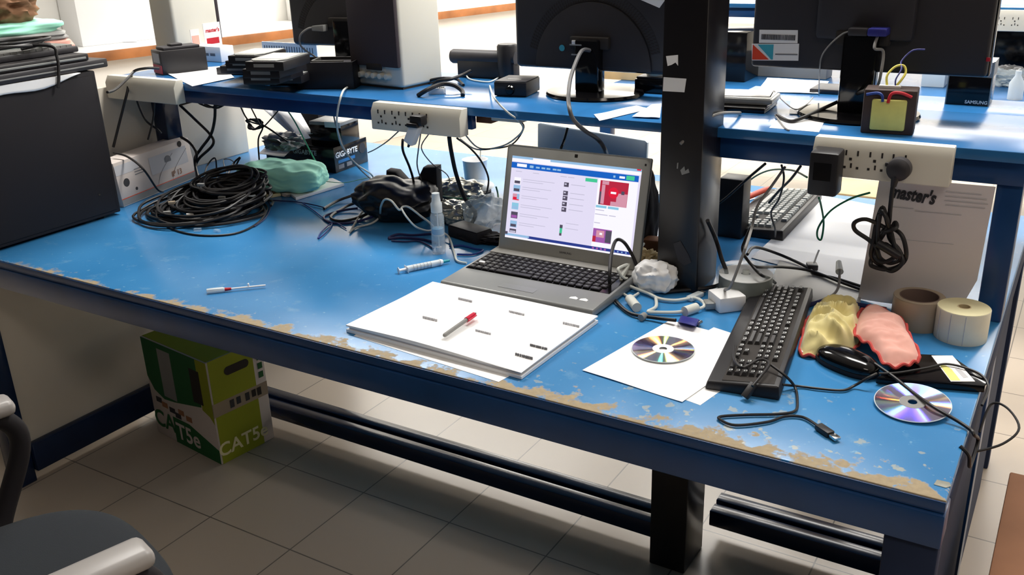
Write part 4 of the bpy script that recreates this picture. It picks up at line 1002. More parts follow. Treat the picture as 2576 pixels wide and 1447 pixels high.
# mouse
a, b = D(2058, 905), D(2200, 955)
t = thing('mouse', 'glossy black mouse in front of the two cloths', 'mouse', ((a.x + b.x) / 2, (a.y + b.y) / 2 + .008, DZ), math.atan2(b.y - a.y, b.x - a.x) - .12)
mb = MB(); mb.blob((.122, .064, .040), 0, 0.0, 1, 4, 2.4); bmesh.ops.translate(mb.bm, verts=mb.bm.verts, vec=(0, 0, -.006))
for v in mb.bm.verts: v.co.z = max(v.co.z, .001)
mb.build('shell', 'gloss_black', t)
mb = MB(); mb.blob((.124, .066, .022), 0, 0, 1, 3, 2.6); 
for v in mb.bm.verts: v.co.z = min(max(v.co.z - .004, .0), .010)
mb.build('base', 'matt_black', t)
MB().cyl((.036, -.004, .027), (.036, .004, .027), .009, n=20).build('scroll_wheel', 'charcoal_plastic', t)
# optical drive with label
q = [D(*p, .016) for p in ((2240, 925), (2462, 985), (2482, 955), (2400, 897), (2310, 893))]
a, b = D(2255, 945, .014), D(2480, 972, .014)
q = [D(2205, 950, .014), D(2478, 972, .014), D(2395, 895, .014), D(2300, 890, .014)]
cen = (q[0] + q[1] + q[2] + q[3]) / 4
t = thing('optical_drive', 'slim black optical drive with a white and yellow label under the pink cloth', 'drive', (cen.x, cen.y, DZ + .001))
loc = lambda p: (p.x - cen.x, p.y - cen.y)
mb = MB(); mb.prism([loc(p) for p in (q[0], q[1], D(2484, 958, .014), q[2], q[3])], 0, .014, .003); mb.build('casing', 'gloss_black', t)
mb = MB(); mb.prism([loc(D(*p, .0155)) for p in ((2343, 895), (2396, 895), (2453, 960), (2392, 960))], .014, .0148); lb = mb.build('label_sheet', 'paper', t); lb['label'] = 'white label with a yellow block'
mb = MB(); mb.prism([loc(D(*p, .0155)) for p in ((2364, 919), (2380, 921), (2394, 930), (2400, 938), (2406, 945), (2416, 958), (2392, 958))], .0148, .0152); mb.build('yellow_block', 'label_yellow', lb)
mb = MB(); mb.prism([loc(D(*p, .0155)) for p in ((2402, 928), (2412, 926), (2436, 950), (2424, 952))], .0148, .0152); mb.build('print_block', 'ink_soft', lb)
# tape rolls
def roll(name, label, c, r, h, hole, side, topm, core):
    t = thing(name, label, 'tape roll', c)
    MB().lathe([(hole, .0), (r, 0), (r + .0004, .001), (r + .0004, h - .001), (r, h), (hole, h), (hole, 0)], 64).build('wound_tape', side, t)
    MB().lathe([(hole, h + .0002), (r - .0006, h + .0002), (r - .0006, h + .0006), (hole, h + .0006), (hole, h + .0002)], 64).build('top_face', topm, t)
    MB().lathe([(hole - .002, .0), (hole, 0), (hole, h + .001), (hole - .002, h + .001), (hole - .002, 0)], 40).build('core', core, t)
    return t
a, b = D(2346, 850), D(2479, 856); c = (a + b) / 2 + V((0, .012, 0)); r_ = (b - a).length / 2
t = roll('label_roll', 'roll of cream labels with a small core hole, by the right post', (c.x, c.y, DZ), r_ * .99, .062, .0125, 'label_roll', 'label_top', 'beige')
for k in range(3):
    an_ = -PI / 2 - .9 + k * .55; mb = MB(); mb.box(r_ * .99 + .0002, r_ * .99 + .0009, -.0006, .0006, .002, .060, mtx=Matrix.Rotation(an_, 4, 'Z')); mb.build('label_gap', 'ink_soft', t)
a, b = D(2240, 815), D(2350, 830); c = (a + b) / 2 + V((.004, .018, 0))
roll('packing_tape_roll', 'roll of clear brownish packing tape behind the label roll', (c.x, c.y, DZ), .048, .060, .037, 'tape_brown', 'tape_brown', 'tape_core')
# letterhead sheet hanging from the strip
TL, TR, BL, BR = PY(2213, 445, .668), PY(2505, 470, .668), D(2158, 752, .002), D(2440, 792, .002)
BL = PY(2158, 752, .705); BR = PY(2443, 780, .70)
t = thing('letterhead_sheet', 'sheet of letterhead paper hanging from the right shelf behind the coiled cord', 'paper', (TL + TR) / 2)
o0 = V(t.location); mb = MB(); tb = bmesh.new(); n = 16; g = []
for i in range(n + 1):
    row = []
    for j in range(n + 1):
        u, v = i / n, j / n; p = (TL * (1 - u) + TR * u) * (1 - v) + (BL * (1 - u) + BR * u) * v
        if v > .75 and u > .7: p = p + V((-.020 * (v - .75) * 4 * (u - .7) * 3.3, -.012 * (v - .75) * 4 * (u - .7) * 3.3, 0))
        p.y += -.006 * math.sin(PI * u) * (v ** 2) + .004 * math.sin(u * 5 + v * 3) * v; p.z = max(p.z, DZ + .001)
        row.append(tb.verts.new(p - o0))
    g.append(row)
for i in range(n):
    for j in range(n): tb.faces.new([g[i][j], g[i][j + 1], g[i + 1][j + 1], g[i + 1][j]])
r = bmesh.ops.extrude_face_region(tb, geom=tb.faces[:])
for v in [e for e in r['geom'] if isinstance(e, bmesh.types.BMVert)]: v.co.y += .0005
bmesh.ops.recalc_face_normals(tb, faces=tb.faces); mb._add(tb); mb.build('sheet', 'letterhead', t)
def ls(px, py, dy=-.0022):
    # point on the hanging sheet (bilinear)
    best = None
    for i in range(61):
        for j in range(61):
            u, v = i / 60, j / 60; p = (TL * (1 - u) + TR * u) * (1 - v) + (BL * (1 - u) + BR * u) * v
            d = (p - CAM); k = F_PX / d.dot(FWD); X, Y = IMG_W / 2 + k * d.dot(RGT), IMG_H / 2 - k * d.dot(UPV)
            e = (X - px) ** 2 + (Y - py) ** 2
            if best is None or e < best[0]: best = (e, p.copy(), u, v)
    p, u, v = best[1], best[2], best[3]
    p.y += -.006 * math.sin(PI * u) * (v ** 2) + .004 * math.sin(u * 5 + v * 3) * v + dy
    return p
p = ls(2296, 491, -.0012); pl, pr_ = ls(2228, 480), ls(2365, 504)
lean = math.atan2((BL.y - TL.y), TL.z - BL.z)
text('logo', "master's", .0375, 'ink_dark', t, p - o0, (PI / 2 + lean, math.atan2(pl.z - pr_.z, pr_.x - pl.x) , 0), .25, .0013, xs=(pr_ - pl).length / .150)
for k, y in enumerate((481, 492, 505, 517)):
    a, b = ls(2378, y, -.0012), ls(2470 + (0, 14, 18, 10)[k], y + 8, -.0012)
    mb = MB(); mb.tube([a - o0, b - o0], .0007, 5); mb.build('address_line', 'ink_soft', t)
for x0, y0, x1, y1 in ((2245, 519, 2300, 526), (2300, 527, 2420, 541), (2250, 600, 2400, 612)):
    a, b = ls(x0, y0, -.0012), ls(x1, y1, -.0012); mb = MB(); mb.tube([a - o0, b - o0], .0006, 5); mb.build('address_line', 'ink_soft', t)
a, b = ls(2270, 742, -.0012), ls(2430, 752, -.0012); mb = MB(); mb.tube([a - o0, b - o0], .0010, 5); mb.build('footer_line', 'ink_grey', t)
# plugged adapter and round plug with hanging coil
sA, sB = YX(2043, 400), YX(2118, 400)
pc = PY(2075, 435, .60)
t = thing('power_adapter', 'black wall adapter plugged into the right socket strip', 'adapter', (pc.x, .630, pc.z))
pl_, pr_ = PY(2032, 435, .59), PY(2106, 435, .59); W2 = (pr_.x - pl_.x) / 2; zt, zb = PY(2070, 384, .585).z - pc.z, PY(2070, 494, .585).z - pc.z
mb = MB(); mb.hexa([(-W2, -.048, zb), (W2, -.048, zb), (W2 + .001, -.001, zb), (-W2 - .001, -.001, zb), (-W2, -.048, zt), (W2, -.048, zt), (W2 + .001, -.001, zt + .004), (-W2 - .001, -.001, zt + .004)], .006); mb.build('body', 'black_plastic', t)
mb = MB(); mb.box(-W2 * .65, W2 * .55, -.0486, -.0478, zt - .055, zt - .020); mb.build('rating_plate', 'gloss_black', t)
pc = PY(2262, 425, .615)
t = thing('plugged_lead', 'black round plug and coiled lead hanging from the right socket strip', 'lead', (pc.x, .630, pc.z))
mb = MB(); mb.lathe([(0, .034), (.014, .033), (.0215, .026), (.0225, .008), (.0190, .001), (0, .0)], 32, mtx=Matrix.Rotation(PI / 2, 4, 'X')); mb.box(-.028, -.02, -.008, -.002, .000, .008, .002); mb.build('plug', 'charcoal_plastic', t)
mb = MB(); mb.cyl((-.003, -.026, -.012), (-.005, -.026, -.032), .008, .0055, 14); mb.build('strain_relief', 'black_plastic', t)
o0 = V((pc.x, .630, pc.z)); yy = .615
def cp(x, y, dy=0): return PY(x, y, yy + dy) - o0
mb = MB(); mb.tube([V((-.004, -.026, -.02)), cp(2246, 470, -.005), cp(2240, 520), cp(2236, 560), cp(2225, 585, -.01), cp(2212, 606, .008)], .0044, 8); mb.build('cord', 'black_cable', t)
loops = [[(2222, 580), (2205, 620), (2190, 660), (2200, 672), (2235, 678), (2268, 665), (2280, 640), (2270, 595), (2245, 575)],
         [(2220, 522), (2205, 560), (2196, 610), (2192, 645), (2215, 668), (2245, 682), (2270, 660), (2262, 630), (2238, 600), (2232, 560)],
         [(2225, 572), (2180, 552), (2150, 560), (2152, 580), (2186, 604), (2205, 625), (2215, 650), (2240, 662), (2265, 650), (2250, 618), (2240, 580)],
         [(2215, 535), (2228, 545), (2240, 575), (2252, 560), (2255, 572), (2240, 580), (2215, 590), (2200, 640), (2222, 660), (2256, 640), (2230, 615), (2208, 610)]]
for k, lp in enumerate(loops):
    mb = MB(); mb.tube([cp(x, y, .006 * math.sin(i * 1.7 + k) - .003 * k) for i, (x, y) in enumerate(lp)], .0043, 8, 8, True); mb.build('cord_loop', 'black_cable', t)
mb = MB(); mb.tube([cp(2208, 612, -.016), cp(2235, 628, -.018), cp(2262, 645, -.016)], .0085, 10); mb.build('socket_end', 'black_plastic', t)
# plugs in the left strip
pc = YX(1062, 300)
t = thing('power_plug', 'black plug in the left socket strip under the shelf', 'plug', (pc.x, .630, pc.z))
mb = MB(); mb.box(-.018, .020, -.030, -.001, -.012, .014, .006); mb.box(-.024, .01, -.036, -.02, -.016, -.004, .004); mb.build('plug_body', 'black_plastic', t)
pc = PY(1040, 335, .615)
t = thing('usb_charger', 'white charger block hanging under the left socket strip', 'charger', pc, 0, rot=(0, math.radians(28), 0))
mb = MB(); mb.box(-.014, .014, -.012, .012, -.030, .026, .004); mb.build('charger_body', 'white_plastic', t)
mb = MB(); mb.cyl((0, 0, -.030), (0, 0, -.042), .005, .003, 10); mb.build('cord_sleeve', 'black_plastic', t)
pc = YX(1240, 298, .66)
t = thing('junction_box', 'cream junction box hanging open below the shelf, right of the left strip', 'junction box', (pc.x, .72, pc.z - .02))
mb = MB(); mb.box(-.045, .045, 0, .05, .0, .035, .003); mb.build('housing', 'cream_plastic', t)
mb = MB(); mb.box(-.09, -.046, .002, .05, -.008, .036); mb.build('open_bay', 'brown', t)
# ------------------------------------------------------------------ left end of the bench: tower and its pile
t = thing('computer_tower', 'matt black computer tower standing at the left front of the bench', 'computer', (-2.412, 0.21, DZ))
mb = MB(); mb.box(-.090, .090, -.21, .212, .008, .420, .004); mb.build('case', 'matt_black', t)
mb = MB(); mb.box(.0895, .0925, -.195, .20, .018, .408, .002); mb.build('side_panel', 'matt_black', t)
for y in (-.16, .16):
    for x in (-.06, .06): MB().cyl((x, y, 0), (x, y, .009), .012, n=14).build('foot', 'black_plastic', t)
MB().cyl((.092, .150, .075), (.0938, .150, .075), .0035, n=12).build('panel_screw', 'chrome', t)
zt = DZ + .4205
# slabs stacked on the tower
def flat(name, label, cat, cx, cy, z, lx, ly, h, rz, m, extra=None):
    t = thing(name, label, cat, (cx, cy, z), rz)
    mb = MB(); mb.box(-lx / 2, lx / 2, -ly / 2, ly / 2, 0, h, min(.004, h * .3)); mb.build('casing', m, t)
    return t
q = [V((-2.300, .02, 0)), V((-2.300, .265, 0)), V((-2.48, .27, 0)), V((-2.48, .02, 0))]
mb = MB(); n = 14; tb = bmesh.new(); g = []
for i in range(n + 1):
    row = []
    for j in range(9):
        y = -.03 + .40 * i / n; s_ = j / 8
        if s_ < .5: p = V((-2.46 + .148 * s_ * 2, y, zt + .0012))
        else: p = V((-2.312 + .002 * (s_ - .5), y, zt + .001 - (.030 + .005 * math.sin(i * .8) - .024 * (i / n) ** 3) * (s_ - .5) * 2))
        row.append(tb.verts.new(p))
    g.append(row)
for i in range(n):
    for j in range(8): tb.faces.new([g[i][j], g[i + 1][j], g[i + 1][j + 1], g[i][j + 1]])
mb._add(tb); o = mb.build('paper_sheet', 'paper', loc='base'); tag(o, 'white sheet pinned under the laptops, drooping over the side of the computer tower', 'paper')
md = o.modifiers.new('solid', 'SOLIDIFY'); md.thickness = .0008; md.offset = 1
t = flat('laptop', 'lowest dark closed laptop of the pile on the computer tower', 'laptop', -2.44, .235, zt + .003, .255, .46, .024, .06, 'charcoal_plastic')
MB().box(.120, .129, -.215, .215, .009, .013, .001).build('rim', 'grey_plastic', t)
t = flat('laptop', 'thin dark closed laptop in the middle of the pile on the computer tower', 'laptop', -2.45, .215, zt + .0275, .25, .40, .020, .03, 'black_plastic')
MB().box(.117, .1265, -.18, .19, .006, .012, .001).build('rim', 'silver_plastic', t)
t = thing('keyboard', 'grey dusty keyboard on top of the laptop pile, cables heaped over it', 'keyboard', (-2.45, .225, zt + .048), PI / 2 + .04)
MB().box(-.20, .20, -.075, .075, 0, .016, .004).build('body', 'charcoal_plastic', t)
mb = MB()
for r in range(6):
    for k in range(20): mb.box(-.19 + k * .019, -.1725 + k * .019, -.064 + r * .021, -.0455 + r * .021, .015, .022)
o = mb.build('keys', 'grey_plastic', t); o['kind'] = 'stuff'
random.seed(5)
zk = zt + .072
pts = []
for k in range(40):
    a = k * .75; rr = .035 + .03 * abs(math.sin(k * .31))
    pts.append(V((-2.42 + rr * 1.0 * math.cos(a), .26 + rr * 1.6 * math.sin(a), zk + .003 + .020 * abs(math.sin(k * .23)))))
cable('brown-black cord coil heaped on the top keyboard of the tower pile', pts + [V((-2.33, .30, zk + .01)), V((-2.312, .31, zk - .02)), V((-2.306, .30, zk - .07)), V((-2.304, .29, zk - .10))], .0042, 'black_cable', name='cable_coil', cat='cable')
mb = MB(); mb.blob((.15, .14, .05), 4, .4, 2.2, 4); bmesh.ops.translate(mb.bm, verts=mb.bm.verts, vec=(-2.47, .10, zk - .001)); tag(mb.build('plastic_bag', 'black_plastic', loc='base'), 'crumpled black plastic bag at the near end of the tower pile', 'bag')
# cloths and bag behind the pile
ct = thing('storage_box', 'plain box standing left behind the tower, carrying the coloured cloths', 'box', (-2.745, .36, 0)); MB().box(-.11, .11, -.22, .20, 0, zt + .022, .006).build('box_body', 'charcoal_plastic', ct)
zc = zt + .0225; zt_ = zt
for nm, lab, cat, m, sz, z, dx, dy, sd in (('dust_cloth', 'salmon cloth at the bottom of the coloured pile behind the tower', 'cloth', 'pink_cloth', (.22, .34, .05), zc, 0, .02, 2), ('dust_cloth', 'grey cloth between the salmon and green ones behind the tower', 'cloth', 'grey_plastic', (.22, .34, .035), zc + .040, .0, .02, 3),
                                           ('dust_cloth', 'mint green cloth near the top of the coloured pile behind the tower', 'cloth', 'teal_cloth', (.21, .32, .04), zc + .066, .0, .01, 5), ('paper_bag', 'crumpled brown bag on top of the green cloth behind the tower', 'bag', 'brown_bag', (.17, .17, .11), zc + .098, .01, .03, 7)):
    mb = MB(); mb.blob(sz, sd, .10 if cat == 'cloth' else .3, 1.6 if cat == 'cloth' else 2.4, 4, 4.5 if cat == 'cloth' else 2.6, ridged=cat != 'cloth'); bmesh.ops.translate(mb.bm, verts=mb.bm.verts, vec=(-2.66 + dx, .36 + dy, z)); tag(mb.build(nm, m, loc='base', angle=80), lab, cat)
# ------------------------------------------------------------------ white camera carton
a, b = D(312, 522), D(496, 446); d = b - a
t = thing('carton', 'white printed carton with grey artwork lying behind the cable coil', 'carton', (a.x, a.y, DZ), math.atan2(d.y, d.x))
L_ = d.length; zt2 = .135
mb = MB(); mb.hexa([(0, 0, 0), (L_, 0, 0), (L_, .085, 0), (0, .085, 0), (0, .012, zt2), (L_, .012, zt2), (L_, .085, zt2), (0, .085, zt2)], .002); mb.build('carton_body', 'card_white', t)
def cq(nm, m, x0, x1, z0, z1, par=t, dy=-.0006):
    mb = MB(); f = lambda x, z: (x, .012 * z / zt2 + dy, z)
    mb.quad(f(x0, z0), f(x1, z0), f(x1, z1), f(x0, z1)); return mb.build(nm, m, par)
cq('grey_band', 'grey_plastic', 0, L_, .004, .022); cq('orange_line', 'orange_red', 0, L_, .0225, .0245)
cq('photo_panel', 'ink_soft', L_ * .42, L_ * .93, .060, .115, dy=-.0008); cq('photo_panel', 'ink_soft', 0, L_ * .28, .095, .125)
for x, z, r_, m in ((L_ * .10, .068, .013, 'ink_dark'), (L_ * .20, .040, .005, 'ink_dark'), (L_ * .66, .088, .016, 'ink_grey'), (L_ * .86, .125, .010, 'slot_black')):
    MB().lathe([(0, .0012), (r_, .0012), (r_, 0)], 24, mtx=Matrix.Translation((x, .012 * z / zt2, z)) @ Matrix.Rotation(PI / 2, 4, 'X')).build('camera_picture', m, t)
for x in (L_ * .60, L_ * .80):
    mb = MB(); mb.tube([(x - .05, .001 + .0015, .020), (x - .02, .0045, .06), (x + .05, .0085, .105)], .0008, 5); mb.build('art_line', 'ink_grey', t)
text('lettering', 'IP 13', .026, 'card_brown', t, (L_ * .74, .0022, .040), FRONT)
for k in range(3): cq('print_line', 'ink_grey', L_ * .22, L_ * (.36 - .03 * k), .080 + k * .008, .083 + k * .008)
# ------------------------------------------------------------------ big cable coil
cc = D(512, 520, .03); random.seed(21)
rt = thing('cable_coil', 'large tangled coil of black network cable in front of the white carton', 'cable coil', (cc.x - .012, cc.y + .025, DZ))
def coil(seed, turns, rx, ry, h, r, cx=0, cy=0, hb=0.0, skew=.35):
    random.seed(seed); pts = []
    N = turns * 14
    for i in range(N):
        a = 2 * PI * i / 14; k = 1 + .16 * math.sin(i * .37 + seed) + random.uniform(-.06, .06); lay = hb + h * (0.5 + 0.5 * math.sin(i * .21 + seed * 2)) * (0.6 + .4 * math.sin(a + .4))
        ox, oy = .02 * math.sin(i * .09 + seed), .02 * math.cos(i * .07)
        x, y = rx * k * math.cos(a), ry * k * math.sin(a)
        pts.append(V((cx + ox + x * math.cos(skew) - y * math.sin(skew), cy + oy + x * math.sin(skew) + y * math.cos(skew), .004 + max(0, lay))))
    return pts
for k, (tn, rx, ry, h, cx, cy, hb) in enumerate(((9, .150, .120, .05, -.01, -.01, 0), (11, .128, .105, .07, .0, .02, .01), (9, .105, .080, .06, .02, .05, .03), (9, .09, .065, .05, .0, .085, .055), (7, .135, .10, .03, -.03, .01, .0), (7, .075, .05, .05, .03, .10, .05))):
    MB().tube(coil(k + 1, tn, rx, ry, h, .0032, cx, cy, hb), .0040, 6, 3).build('cable_turns', 'black_cable', rt)
def local(p): return V(p) - V(rt.location)
for i, (px, py, h, ang, m) in enumerate(((497, 578, .006, .5, 'clear_plastic'), (546, 581, .004, -.1, 'clear_plastic'), (478, 540, .02, 0.9, 'white_plastic'), (524, 520, .03, .6, 'label_yellow'), (420, 535, .03, .7, 'grey_plastic'), (558, 497, .05, .3, 'grey_plastic'), (432, 510, .05, .9, 'tape_brown'), (505, 465, .09, .4, 'grey_plastic'))):
    p = local(D(px, py, h)); MB().box(-.010, .010, -.0055, .0055, -.004, .004, .001, mtx=Matrix.Translation(p) @ Matrix.Rotation(ang, 4, 'Z')).build('cable_plug', m, rt)
cable('loose thin black loop lying outside the large cable coil', [D(400, 545, .004), D(430, 575, .003), D(500, 592, .003), D(590, 588, .003), D(650, 560, .003), D(672, 525, .003), D(655, 508, .004), D(630, 520, .006)], .003)
cable('thin blue-black loop lying to the right of the large cable coil', [D(640, 570, .003), D(668, 548, .003), D(680, 520, .003), D(668, 500, .003), D(640, 505, .004)], .0016, 'navy_cable')
# brown sponge piece
p = D(680, 492); t = thing('sponge_block', 'small brown and cream soldering sponge block beside the green bundle', 'sponge', p, -.35)
MB().box(-.032, .032, -.022, .022, 0, .010, .002).build('tray', 'label_top', t)
mb = MB(); mb.blob((.054, .040, .018), 3, .3, 4, 4, 4); bmesh.ops.translate(mb.bm, verts=mb.bm.verts, vec=(0, .002, .009)); mb.build('sponge', 'sponge_dark', t)
p = D(720, 492); mb = MB(); mb.blob((.05, .03, .012), 6, .5, 2, 3); bmesh.ops.translate(mb.bm, verts=mb.bm.verts, vec=p); tag(mb.build('paper_scrap', 'card_white', loc='base', angle=80), 'crumpled pinkish scrap right of the sponge block', 'paper')
p = D(628, 468); t = thing('connector', 'tiny red and white connector between coil and green bundle', 'connector', p, .5); MB().box(-.008, .008, -.006, .006, 0, .010, .002).build('body', 'red_cable', t)
# green bundle on its tray
a, b = D(645, 470), D(838, 468)
q = [D(*p) for p in ((745, 505), (866, 468), (838, 455), (700, 470))]
t = thing('tray', 'thin white tray sticking out under the green bundle', 'tray', ((q[0].x + q[2].x) / 2, (q[0].y + q[2].y) / 2, DZ)); o0 = V(t.location)
MB().prism([(p.x - o0.x, p.y - o0.y) for p in q], 0, .010, .002).build('tray_body', 'white_plastic', t)
c = D(735, 470, 0) ; mb = MB(); mb.blob((.275, .155, .080), 12, .06, 1.5, 5, 4.2, ridged=False)
for v in mb.bm.verts:
    v.co.z += .006 * noise.noise(V((v.co.x * 30, v.co.y * 30, 4))) + .010 * (.5 - abs(noise.noise(V((v.co.x * 9, v.co.y * 14, 2))) * 2)) * (1 if v.co.z > .02 else 0)
    v.co.z = max(v.co.z, .0)
bmesh.ops.rotate(mb.bm, verts=mb.bm.verts, cent=(0, 0, 0), matrix=Matrix.Rotation(.28, 3, 'Z')); bmesh.ops.translate(mb.bm, verts=mb.bm.verts, vec=(c.x + .015, c.y - .05, DZ + .0105))
tag(mb.build('cloth_bundle', 'teal_cloth', loc='base', angle=60), 'mint green wrapped bundle in front of the black mainboard carton', 'cloth')
q = [D(*p) for p in ((655, 432), (720, 440), (735, 425), (684, 405))]
tag(sheet([(p.x, p.y) for p in q], DZ + .06, .001, .004, 3).build('paper_sheet', 'paper', loc='base'), 'pale sheet tucked behind the green bundle', 'paper')
# black mainboard carton
cA = D(845, 437)
t = thing('mainboard_carton', 'long black printed carton with the same white name on two sides', 'carton', (cA.x, cA.y, DZ), .06)
LR, LL, HH = .185, .30, .088
MB().box(-LL, 0, 0, LR, 0, HH, .002).build('carton_body', 'gloss_black', t)
text('lettering', 'GIGABYTE', .026, 'paper', t, (.0005, LR * .36, HH * .66), RIGHT, .1, .0006)
MB().box(-.0005, .0008, LR * .10, LR * .60, HH * .34, HH * .46).build('blue_stripe', 'blue_enamel', t)
for x in (.10, .34): MB().box(-.0005, .0008, LR * x, LR * (x + .16), HH * .12, HH * .28).build('print_block', 'ink_grey', t)
MB().lathe([(0, .001), (.018, .001), (.018, 0)], 24, mtx=Matrix.Translation((0, LR * .84, HH * .62)) @ Matrix.Rotation(PI / 2, 4, 'Y')).build('emblem', 'charcoal_plastic', t)
text('lettering', 'GIGABYTE', .022, 'ink_soft', t, (-LL * .42, -.0005, HH * .72), FRONT, .1, .0004)
MB().box(-LL * .70, -LL * .25, -.0008, .0005, HH * .36, HH * .52).build('print_block', 'charcoal_plastic', t)
cR = Matrix.Rotation(.06, 3, 'Z')
p = V((cA.x, cA.y, DZ + HH + .0005)) + cR @ V((-.055, .085, 0))
t = thing('black_box', 'small black box with a grey lid on top of the mainboard carton', 'box', p, .14)
MB().box(-.062, .062, -.055, .055, 0, .070, .002).build('box_body', 'gloss_black', t)
MB().box(-.063, .063, -.056, .056, .066, .078, .002).build('lid', 'grey_plastic', t)
MB().box(.0, .062, -.058, -.0555, .060, .079, .001).build('tape_strip', 'white_plastic', t)
# leaning white sheets behind the carton
random.seed(2)
for k, (pts, lab) in enumerate(((((655, 268), (722, 276), (770, 350), (742, 352)), 'white sheet leaning behind the mainboard carton, nearest the cream panel'), (((668, 272), (745, 283), (772, 340), (730, 345)), 'second white sheet leaning on the boxes behind the mainboard carton'))):
    yb = 1.13 + .03 * k
    P4 = [PY(pts[0][0], pts[0][1], yb), PY(pts[1][0], pts[1][1], yb), PY(pts[2][0], pts[2][1], yb - .10), PY(pts[3][0], pts[3][1], yb - .10)]
    o0 = sum(P4, V()) / 4; tb = bmesh.new(); n = 12; g = []
    for i in range(n + 1):
        row = []
        for j in range(n + 1):
            u, v = i / n, j / n; p = (P4[0] * (1 - u) + P4[1] * u) * (1 - v) + (P4[3] * (1 - u) + P4[2] * u) * v
            p = p + V((.0, .018 * math.sin(u * 7 + k) + .010 * v, 0)); row.append(tb.verts.new(p - o0))
        g.append(row)
    for i in range(n):
        for j in range(n): tb.faces.new([g[i][j], g[i][j + 1], g[i + 1][j + 1], g[i + 1][j]])
    mb = MB(); mb._add(tb); o = mb.build('paper_sheet', 'paper', angle=80); o.location = o0; md = o.modifiers.new('s', 'SOLIDIFY'); md.thickness = .001; tag(o, lab, 'paper')
p = D(700, 378, .09); mb = MB(); mb.blob((.12, .10, .05), 15, .5, 2.2, 4, ridged=True); bmesh.ops.translate(mb.bm, verts=mb.bm.verts, vec=(p.x, p.y + .03, DZ + HH + .001)); tag(mb.build('plastic_bag', 'grey_plastic', loc='base', angle=60), 'dark grey crumpled bag on the left of the mainboard carton', 'bag')
p = PY(772, 300, 1.2); t = thing('black_case', 'black case standing behind the leaning white sheets', 'case', (p.x, 1.24, DZ)); MB().box(-.045, .045, -.03, .05, 0, .235, .003).build('case_body', 'matt_black', t)
# ------------------------------------------------------------------ cup and disc
p = D(1182, 472); t = thing('cup', 'white plastic cup with a stirrer at the back of the bench', 'cup', (p.x, p.y + .035, DZ), 0)
mb = MB(); mb.lathe([(0, 0), (.030, 0), (.034, .004), (.0385, .080), (.041, .083), (.0385, .084), (.036, .080), (.032, .006), (0, .005)], 40); mb.build('cup_body', 'white_plastic', t)
MB().cyl((.006, .01, .01), (.016, .012, .118), .0022, n=8).build('stirrer', 'offwhite_cable', t)
p = D(1200, 484); t = thing('lid_disc', 'pale round lid with a bright centre lying before the white cup', 'lid', (p.x, p.y, DZ + .02), 0, rot=(.10, .05, 0))
MB().lathe([(0, .003), (.012, .004), (.016, .002), (.050, .002), (.054, .0), (.050, -.002), (0, -.002)], 40).build('lid_body', 'frosted_plastic', t)
p = D(1190, 496); t = thing('spool', 'dark spool under the pale round lid', 'spool', (p.x, p.y + .02, DZ), 0); MB().lathe([(0, 0), (.045, 0), (.045, .016), (0, .016)], 32).build('spool_body', 'matt_black', t)
# ------------------------------------------------------------------ heap in the middle of the bench
def heap(name, label, cat, px, py, size, m, seed, amp=.35, freq=2.0, rz=0, h=0, ridged=True, power=2.6, sub=5, dx=0, dy=0):
    p = D(px, py); mb = MB(); mb.blob(size, seed, amp, freq, sub, power, ridged=ridged)
    if rz: bmesh.ops.rotate(mb.bm, verts=mb.bm.verts, cent=(0, 0, 0), matrix=Matrix.Rotation(rz, 3, 'Z'))
    bmesh.ops.translate(mb.bm, verts=mb.bm.verts, vec=(p.x + dx, p.y + dy, DZ + h)); return tag(mb.build(name, m, loc='base', angle=50), label, cat)
heap('plastic_bag', 'large crumpled black plastic bag in the middle of the cable heap', 'bag', 1000, 545, (.23, .17, .105), 'bag_black', 31, .26, 1.3, .1, dy=.0)
p = D(1010, 495, .05); t = thing('fabric_pouch', 'black fabric pouch standing up behind the black plastic bag', 'pouch', (p.x + .02, p.y + .05, DZ), .25)
mb = MB(); mb.prism([(-.085, 0), (.07, 0), (.072, .135), (.030, .132), (.012, .100), (-.03, .088), (-.055, .115), (-.085, .118), (-.092, .06)], -.022, .022, .006, mtx=Matrix.Rotation(PI / 2, 4, 'X')); mb.build('pouch_body', 'matt_black', t)
heap('foil_wrap', 'crumpled silver foil wrap behind the spray bottle', 'wrap', 1150, 505, (.13, .10, .06), 'foil', 17, .36, 1.8, dy=.01)
heap('foil_wrap', 'smaller yellowish crumpled foil bag right of the spray bottle', 'wrap', 1140, 558, (.10, .09, .055), 'foil', 27, .36, 1.9)
heap('plastic_bag', 'clear crumpled plastic bag left of the laptop screen', 'bag', 1222, 570, (.10, .11, .085), 'clear_film', 41, .30, 1.6)
heap('plastic_bag', 'thin black plastic scrap under the left edge of the laptop lid', 'bag', 1215, 606, (.13, .06, .022), 'matt_black', 51, .4, 2.2)
a = D(1175, 610); t = thing('power_brick', 'black power brick with a grey top beside the spray bottle', 'adapter', (a.x - .01, a.y + .03, DZ), -.25)
MB().box(-.058, .058, -.028, .028, 0, .032, .005).build('brick_body', 'matt_black', t); MB().box(-.055, .055, -.026, .026, .032, .0335, .001).build('top_plate', 'charcoal_plastic', t)
